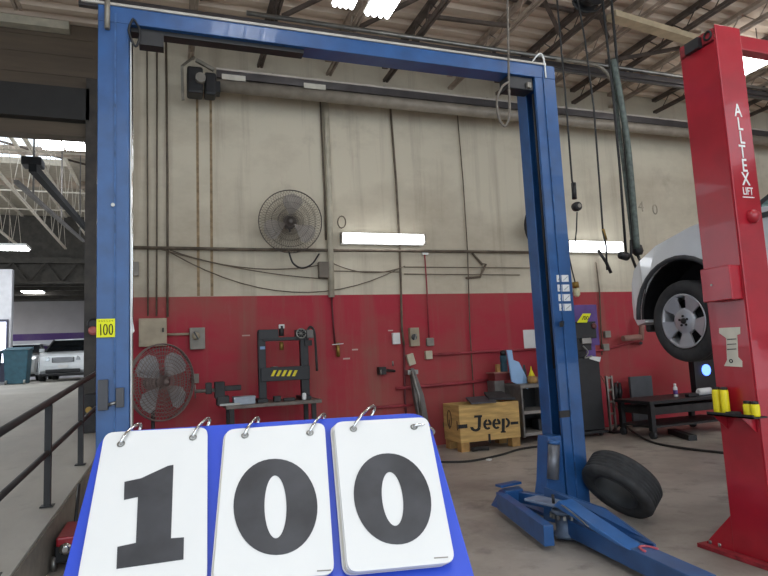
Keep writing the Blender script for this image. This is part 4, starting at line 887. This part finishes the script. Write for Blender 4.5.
wpipe(((598, 250), (606, 262), (611, 273)), .03, dark, 'wall_bracket', 'slanted dark bracket on the cream wall below the second light', 'bracket', 9.0)

# tool rack (scopes) beside machine
t = thing('tool_stand', tuple(onZ(610, 430)), 'upright silver frame standing right of the black machine', 'stand')
y_ = 8.6; a = onY(606, 376, y_); b_ = onY(611, 376, y_); zt_ = a.z
for x in (a.x, b_.x): MB().bb(x-.015, x+.015, y_-.02, y_+.02, .03, zt_).build('rail', steel, t)
for k in range(5): z = .1+k*(zt_-.15)/4; MB().bb(a.x, b_.x, y_-.015, y_+.015, z, z+.03).build('rung', galv, t)
MB().bb(a.x-.06, b_.x+.06, y_-.15, y_+.15, 0.002, .03).build('base', black, t)
p = onY(618, 392, 9.08)
t = thing('hanging_cutters', tuple(p), 'pair of black handled tools hanging on the red wall', 'tool')
for k, px in enumerate((615.5, 619.5)): MB().tube([onY(px, 382.5, 9.08), onY(px+.3, 392, 9.08), onY(px+.2, 401, 9.08)], .05, 8, rs=[.02, .05, .03]).build('grip', black, t)
MB().cyl(onY(617.5, 382, 9.08), onY(617.5, 382, WY), .012, 8).build('hook', steel, t)

# low rolling table
t = thing('rolling_table', (8.0, 8.1, 0), 'low black rolling steel table under the hanging car wheel', 'table')
ty0, ty1 = 7.55, 8.35
tz = .62
tx0 = onY(631, 397, 8.2).x-.02; tx1 = 9.0
tz = onY(650, 399, 7.9).z
tx0 = onY(633, 398, 7.9).x; tx1 = onY(722, 402, 7.9).x
MB().bb(tx0, tx1, ty0, ty1, tz-.05, tz).build('table_top', black, t, .005)
MB().bb(tx0+.1, tx1-.05, ty0+.04, ty1-.04, tz-.22, tz-.10).build('under_rail', dark, t, .005)
MB().bb(tx0+.05, tx1-.05, ty0+.04, ty1-.04, .17, .20).build('lower_shelf', dark, t)
for x in (tx0+.08, tx1-.3):
    for y in (ty0+.07, ty1-.07):
        lg = MB().bb(x-.04, x+.04, y-.04, y+.04, .12, tz-.05).build('leg', black, t, .004); MB().cyl((x-.03, y, .062), (x+.03, y, .062), .06, 18).build('caster', rubber, lg)
p = onY(628, 377, 8.9); q = onY(651, 392, 8.9); tag(MB().bb(p.x, q.x, 8.85, 8.9, .004, p.z).build('grey_panel', mat('slate_panel', (74, 76, 80), .6)), 'slate grey panel leaning behind the rolling table', 'panel')
bpy.data.objects['grey_panel'].name = 'steel_panel'
p = onY(676, 397, 7.9); t = thing('spray_can', (p.x, 7.9, tz), 'white and purple spray can on the rolling table', 'can')
MB().lathe((p.x, 7.9, tz+.002), (0, 0, 1), [(.032, 0), (.034, .01), (.034, .15), (.02, .17)], 18).build('body', paper, t); MB().lathe((p.x, 7.9, tz+.172), (0, 0, 1), [(.022, 0), (.022, .04), (.015, .045)], 18).build('cap', white, t); MB().lathe((p.x, 7.9, tz+.04), (0, 0, 1), [(.0348, 0), (.0355, .01), (.0355, .06), (.0348, .07)], 18).build('label_band', purple, t)
p = onY(702, 393, 7.8); tag(MB().tube([(p.x-.14, 7.75, tz+.062), (p.x-.1, 7.76, tz+.062), (p.x+.18, 7.8, tz+.062)], .06, 16, rs=[.035, .058, .058]).build('paper_roll', paper), 'white rolled towel on the right end of the rolling table', 'roll')
t = thing('work_lamp', tuple(onY(700, 372, 8.2)), 'black work lamp with a blue lit face under the car', 'lamp')
p = onY(704, 375, 8.2); MB().bb(p.x-.2, p.x+.3, 8.2, 8.33, tz+.002, p.z+.3).build('housing', black, t, .01); MB().lathe(onY(706, 370, 8.19)+V((0, 0, 0)), (0, -1, 0), [(.10, 0), (.10, .012), (.08, .016)], 24).build('lens', blueglow, t)
p = onY(690, 394, 7.75); tag(MB().bb(p.x-.12, p.x+.1, 7.66, 7.75, tz+.002, tz+.05).build('hand_tool', black, bevel=.01), 'black hand tool lying left of the white roll', 'tool')
tag(MB().bar((7.75, 7.9, .042), (7.42, 7.16, .042), .12, .08).build('rubber_block', black), 'long black rubber block on the floor before the rolling table', 'block')
# black cables on the floor
tag(MB().tube(smooth_path([onZ(*q, .02) for q in ((612, 392+40), (622, 424), (636, 434), (655, 443), (690, 449), (727, 453))]), .017, 8).build('floor_cable', cable), 'black cable snaking from machine towards the red post', 'cable')
tag(MB().tube(smooth_path([onZ(*q, .016) for q in ((440, 462), (470, 461), (500, 455), (520, 449), (541, 446))]), .015, 8).build('floor_cable', cable), 'black cable lying on the floor in front of the crate', 'cable')
tag(MB().tube([V((7.3, 8.95, .95))+V((0, 0, 0)), onZ(628, 428, .1), onZ(632, 430, .012)], .008, 6).build('air_hose', dirtyc), 'thin tan hose dropping from the wall tools to the floor', 'hose')
p = onZ(481, 449, .03); tag(MB().tube([(p.x-.14, p.y, .035), (p.x, p.y+.06, .035), (p.x+.12, p.y-.03, .035)], .032, 8).build('rag', mat('dark_rag', (48, 44, 42), .9)), 'crumpled dark rag on the floor between the crate feet', 'rag')
for (px, py, lab) in ((489, 460.5, 'white scrap of paper on the floor before the crate'), (571, 529, 'pale scrap on the floor beside the blue arm pivot')):
    pass
p = onZ(489, 460.5); tag(MB().box((p.x, p.y, .012), (.07, .05, .02), Matrix.Rotation(.4, 3, 'Z')).build('paper_scrap', paper), 'white scrap of paper on the floor before the crate', 'paper')

# leaning truck tyre behind blue post
t = thing('worn_tyre', (3.95, 4.75, 0), 'large worn tyre leaning on its side behind the right blue post', 'tyre')
R_, w_ = .32, .24
ax = (-CR*.60-CU*.62-fw*.42).normalized()
tc_ = onY(611, 484, 5.02)
hgt = R_*math.sqrt(1-ax.z**2)+w_*.35*abs(ax.z)-.004
tc_ = V((tc_.x, 5.02, hgt+.004))
d_ = ray(621, 484); tt_ = (tc_.z-CAM.z)/d_.z; tc_ = CAM+d_*tt_
tt2 = MB(); rr = R_*.6
pr = [(rr, -w_*.40), (R_*.8, -w_*.5), (R_*.94, -w_*.47), (R_, -w_*.36)]
for g_ in (-.25, -.12, 0, .12, .25): pr += [(R_, w_*(g_-.035)), (R_*.97, w_*(g_-.02)), (R_*.97, w_*(g_+.02)), (R_, w_*(g_+.035))]
pr += [(R_, w_*.36), (R_*.94, w_*.47), (R_*.8, w_*.5), (rr, w_*.40), (rr*1.04, w_*.3), (R_*.9, 0), (rr*1.04, -w_*.3)]
tt2.lathe(tc_, ax, pr, 56, closed=True); tt2.build('tyre', rubber, t)
MB().lathe(tc_, ax, [(rr*1.0, w_*.42), (rr*.96, w_*.42), (rr*.93, w_*.1), (rr*.9, -w_*.4), (rr, -w_*.42)], 48, closed=True).build('bead_ring', carp, t)

# ------------------------------------------------------------- hanging gear
def hang(pts, Y, r, m, name, label, cat, n=8):
    return tag(MB().tube([onY(a, b, Y) for a, b in pts], r, n).build(name, m), label, cat)
HY = 5.6
t = thing('lift_pendant', tuple(onY(575, 212, HY)), 'black pendant control hanging on a cable right of the blue post', 'control')
MB().tube([V((onY(556, 0, HY).x, HY, 6.44)), onY(557, 0, HY), onY(565, 90, HY), onY(572, 180, HY), onY(574, 190, HY)], .011, 8).build('cable', cable, t)
MB().tube([onY(573.5, 183, HY), onY(574.5, 199, HY)], .028, 12).build('plug', black, t); c_ = onY(577, 206.5, HY); MB().lathe(c_+V((0, -.04, 0)), (0, 1, 0), [(.03, 0), (.05, .01), (.055, .04), (.05, .08)], 20).build('reel_head', black, t); MB().lathe(c_+V((0, -.045, 0)), (0, 1, 0), [(.02, -.004), (.025, 0), (.02, .006)], 14).build('face_dial', greyb, t)
MB().tube([onY(577, 212, HY), onY(576.5, 230, HY), onY(575, 243, HY)], .008, 6).build('tail', cable, t)
t = thing('drop_hose', tuple(onY(604, 262, HY)), 'thin dark air hose hanging with a small brass end', 'hose')
MB().tube([V((onY(577, 0, HY).x, HY, 6.44)), onY(577, -4, HY), onY(585, 40, HY), onY(594, 110, HY), onY(600, 190, HY), onY(603, 232, HY), onY(606, 245, HY), onY(607, 270, HY)], .011, 8).build('hose', cable, t); MB().cyl(onY(603, 229, HY), onY(606, 240, HY), .018, 8).build('coupler', rust, t)
t = thing('hose_bundle', tuple(onY(634, 262, HY)), 'thick bundle of grey green hoses hanging from the roof reels', 'hose')
MB().tube([V((onY(602, 0, HY).x, HY, 6.44)), onY(602, -4, HY), onY(608, 50, HY), onY(613, 95, HY), onY(620, 170, HY), onY(626, 254, HY)], .015, 8).build('hose', cable, t)
MB().tube([V((onY(611, 0, HY).x, HY, 6.44)), onY(611, -4, HY), onY(616, 50, HY), onY(620, 95, HY), onY(627, 170, HY), onY(634, 246, HY)], .016, 8).build('hose', cable, t)
MB().tube(smooth_path([onY(612, 70, HY+.06), onY(617, 110, HY+.06), onY(624, 170, HY+.06), onY(633, 246, HY+.06)]), .022, 10).build('hose', hosem, t)
MB().tube(smooth_path([onY(613, 60, HY-.03), onY(619, 90, HY-.03), onY(627, 140, HY-.03), onY(632, 190, HY-.03), onY(637, 249, HY-.03)]), .038, 12).build('hose', hosem, t)
MB().lathe(onY(637, 248, HY), (.2, 0, -1), [(.02, -.05), (.06, -.02), (.065, .05), (.04, .09)], 20).build('nozzle_body', black, t)
MB().lathe(onY(624, 256, HY), (1, .2, -.1), [(.02, -.08), (.045, -.06), (.05, .05), (.02, .09)], 16).build('nozzle_grip', black, t)
MB().tube([onY(636, 252, HY), onY(641, 262, HY), onY(649, 276, HY)], .018, 10).build('spout', dark, t); MB().tube([onY(631, 240, HY), onY(631, 255, HY), onY(636, 268, HY)], .016, 8).build('trigger_guard', dark, t)
# reel at the top
t = thing('hose_reel', tuple(onY(591, 0, 6.0)), 'dark hose reel under the roof where the hoses start', 'reel')
c_ = onY(589, -6, 6.0)
for s in (-1, 1): MB().lathe(c_+V((0, s*.09, 0)), (0, 1, 0), [(.2, -.008), (.2, .008), (.05, .008)], 32).build('flange', black, t)
MB().lathe(c_+V((0, -.08, 0)), (0, 1, 0), [(.14, 0), (.15, .02), (.15, .14), (.14, .16)], 28).build('wound_hose', cable, t); MB().bar(c_, (c_.x, c_.y, 6.5), .06, .06).build('hanger', dark, t)
MB().tube([onY(588+15*math.cos(a), 1+11*math.sin(a), 5.85) for a in [PI*k/10 for k in range(11)]], .014, 8).build('hose_loop', cable, t)
# cable loop by the right post
t = thing('cable_loop', tuple(onY(503, 126, 4.62)), 'grey cable loop hanging from the roof beside right blue post', 'cable')
MB().tube([V((onY(507, 0, 4.62).x, 4.62, 6.44)), onY(507.5, -3, 4.62), onY(508.5, 62, 4.62), onY(509, 95, 4.62)], .011, 8).build('drop_cable', ropem, t)
MB().tube(smooth_path([onY(509, 82, 4.62), onY(502, 87, 4.62), onY(497, 100, 4.62), onY(499, 118, 4.62), onY(505, 126, 4.62), onY(509.5, 115, 4.62), onY(509, 90, 4.62)]), .012, 8).build('loop', ropem, t)

# ----------------------------------------------------------- railing
t = thing('ramp_railing', (-.93, 6, .4), 'black pipe railing along the concrete ramp edge', 'railing')
def rx(y): return -.95+.06*(y-5.76)
ys = (1.9, 3.1, 4.43, 5.76, 7.09, 8.42)
for y in ys: MB().bb(rx(y)-.025, rx(y)+.025, y-.025, y+.025, rz(y)+.005, rz(y)+.83).build('post', railk, t)
for dz, r_ in ((.85, .028), (.44, .024)): MB().tube([(rx(y), y, rz(y)+dz) for y in (1.7, 5, 8.95)], r_, 12).build('rail', railk, t)
for y in ys: MB().bb(rx(y)-.05, rx(y)+.05, y-.05, y+.05, rz(y)+.004, rz(y)+.014).build('foot_plate', railk, t)
# bell / alarm on the door guide
c_ = onY(93, 327, 8.9); t = thing('alarm_button', tuple(c_), 'small red and white alarm disc on the dark door guide', 'alarm')
MB().lathe(c_+V((0, .05, .04)), (0, -1, 0), [(.08, 0), (.08, .04), (.05, .06)], 20).build('black_disc', black, t); MB().lathe(c_+V((0, 0, -.05)), (0, -1, 0), [(.06, -.04), (.06, .01), (.03, .02)], 20).build('red_disc', mat('faded_alarm_red', (176, 90, 84), .5), t)
MB().cyl(c_+V((0, .08, -.05)), c_+V((0, .14, -.05)), .02, 8).build('stem', dark, t)
t = thing('hose_box', (-1.0, 8.9, rz(8.9)), 'dark gear box at the foot of the door guide behind the rail', 'box'); MB().bb(-1.06, -.9, 8.75, 8.95, rz(8.8)+.0, rz(8.8)+.5).build('case', dark, t, .01); MB().cyl((-.98, 8.70, rz(8.8)+.3), (-.98, 8.745, rz(8.8)+.3), .04, 12).build('cap', rust, t)
# red jack on floor beside ramp
jp = onZ(70, 553); jx = -.742; jy = 5.5
t = thing('floor_jack', (jx, jy, 0), 'red and black jack on the floor against the ramp wall', 'jack')
jd = V((.05, 1, 0)).normalized()
MB().bb(jx-.07, jx+.07, jy-.22, jy+.3, .18, .25).build('red_cover', redp, t, .015); MB().bb(jx-.08, jx+.08, jy-.2, jy+.3, .06, .18).build('frame', black, t, .01)
for s in (-1, 1):
    for y in (jy-.18, jy+.25): MB().cyl((jx+s*.1, y, .055), (jx+s*.07, y, .055), .055, 16).build('wheel', steel, t)
MB().lathe((jx, jy-.22, .17), (0, -1, 0), [(.04, 0), (.045, .03), (.02, .05)], 16).build('ram_cap', chrome, t); MB().tube([(jx, jy+.25, .22), (jx-.01, jy+.55, .5)], .014, 8).build('handle', black, t)

# --------------------------------------------------- number sign up close
ub = ray(262, -200).normalized(); rb = ub.cross(V((0, 0, 1))).normalized()
if rb.x < 0: rb = -rb
P0 = CAM+ray(262, 425)*.6; nb = rb.cross(ub)
if nb.dot(fw) > 0: nb = -nb                                  # towards the viewer
def onB(x, y, off=0.):
    d = ray(x, y); return CAM+d*((P0+nb*off-CAM).dot(nb)/d.dot(nb))
def rounded(c4, r, n=5):
    out = []
    for i in range(len(c4)):
        p, c_, q = c4[i-1], c4[i], c4[(i+1) % len(c4)]; a = c_+(p-c_).normalized()*r; b_ = c_+(q-c_).normalized()*r
        for k in range(n+1): s = k/n; out.append(a*(1-s)**2+c_*2*s*(1-s)+b_*s*s)
    return out
sign = thing('number_sign', tuple(P0-ub*.2), 'blue board with three white flip pads reading 100 in foreground', 'sign')
bd = rounded([onB(101, 432), onB(427, 412), onB(427, 412)-ub*.26+rb*.004, onB(101, 432)-ub*.26-rb*.002], .022)
BLc = onB(101, 432)
MB().prism(bd, -nb*.006).build('board', boardb, sign, .0008)
T = .0025
def pad(tl, tr, br, bl, layers, digit, name, shift=(0, 0)):
    """corners in photo points of the front card"""
    c4 = [onB(*q, .002+T*layers) for q in (tl, tr, br, bl)]; root = None
    for k in range(layers):
        off = -nb*T*(layers-1-k); jt = -rb*(.0012*(layers-1-k))+ub*.0006*(layers-1-k)
        poly = rounded([c_+off+jt for c_ in c4], .009); o = MB().prism(poly, -nb*T*.72).build('number_card', padw if k == layers-1 else padside if k % 2 else padw, sign)
        root = o
    return root
def ext(tl, bl_on, dist):  # extend edge down to a full card length
    a = onB(*tl, .01); b_ = onB(*bl_on, .01); return b_
# card outlines (photo points, lower corners of the first card lie just out of frame)
c1 = pad((105, 432.5), (207.5, 427), (207, 584), (76, 590), 2, '1', 'pad')
c2 = pad((226, 429.5), (324.5, 422.5), (334.5, 574), (212.5, 584), 3, '0', 'pad')
c3 = pad((334, 422), (427.5, 417), (455.5, 562), (348, 572.5), 4, '0', 'pad')
def tp(x, y, lay): return onB(x, y, .002+T*lay+.0002)
# numeral one (slab)
one = [(168, 466), (173.5, 465), (171, 538.5), (184, 537.5), (183.5, 559.5), (116.5, 569), (117.5, 547), (136, 543), (138, 497), (124, 500), (124.5, 482), (141, 478.5), (155, 472)]
MB().prism([tp(x, y, 2) for x, y in one], nb*.0004).build('numeral', numk, c1)
def zero(cx, cy, rx_, ry_, ix, iy, shear, lay, par, icx=0, icy=0):
    N = 48; O = []; I = []
    for k in range(N):
        a = 2*PI*k/N; sx_ = math.copysign(abs(math.cos(a))**.95, math.cos(a)); sy_ = math.sin(a)
        O.append(tp(cx+rx_*sx_+shear*sy_*ry_, cy+ry_*sy_, lay)); I.append(tp(cx+icx+ix*math.cos(a)+shear*sy_*iy, cy+icy+iy*sy_, lay))
    MB().ringprism(O, I, nb*.0004).build('numeral', numk, par)
zero(275.5, 507, 42, 48, 11, 31.5, .01, 3, c2)
zero(392.5, 499, 38.5, 45.5, 10.5, 27, .10, 4, c3)
for (x, y, lay, par) in ((324, 571, 3, c2), (441, 558, 4, c3)):
    MB().prism([tp(x-7, y+.6, lay), tp(x+7, y-.3, lay), tp(x+7, y-1.4, lay), tp(x-7, y-.5, lay)], nb*.0003).build('fine_print', greyb, par)
# binder rings through punched holes
for i, (hx, hy, ex_, ey_, lay, par) in enumerate(((121, 444, 141, 425, 2, c1), (193, 437.5, 210, 419.5, 2, c1), (245, 435.5, 259, 419, 3, c2), (310, 433, 325, 415.5, 3, c2), (353.5, 429, 375, 408, 4, c3), (414, 427, 434, 432, 4, c3))):
    hole = tp(hx, hy, lay); MB().lathe(hole, nb, [(.0036, 0), (.0036, .0004), (.0022, .0004), (.0022, 0)], 18, closed=True).build('eyelet', steel, par)
    e = onB(ex_, ey_, -.004); a_ = hole; pts = []
    mid_ = (a_+e)/2; d1 = (e-a_)*.5; rad_ = d1.length
    for k in range(20):
        th = 2*PI*k/20; pts.append(mid_-d1*math.cos(th)+nb*(rad_*.42*math.sin(th)))
    MB().tube(pts, .0015, 8, closed=True).build('binder_ring', chrome, par)

# ------------------------------------------------------------- world / view
w = bpy.data.worlds.new('daylight'); scn.world = w; w.use_nodes = True
bg = w.node_tree.nodes['Background']; bg.inputs[0].default_value = (.80, .90, 1.0, 1); bg.inputs[1].default_value = 2.4
scn.view_settings.view_transform = 'Standard'; scn.view_settings.look = 'None'; scn.view_settings.exposure = 0.; scn.view_settings.gamma = 1.; scn.view_settings.use_curve_mapping = False
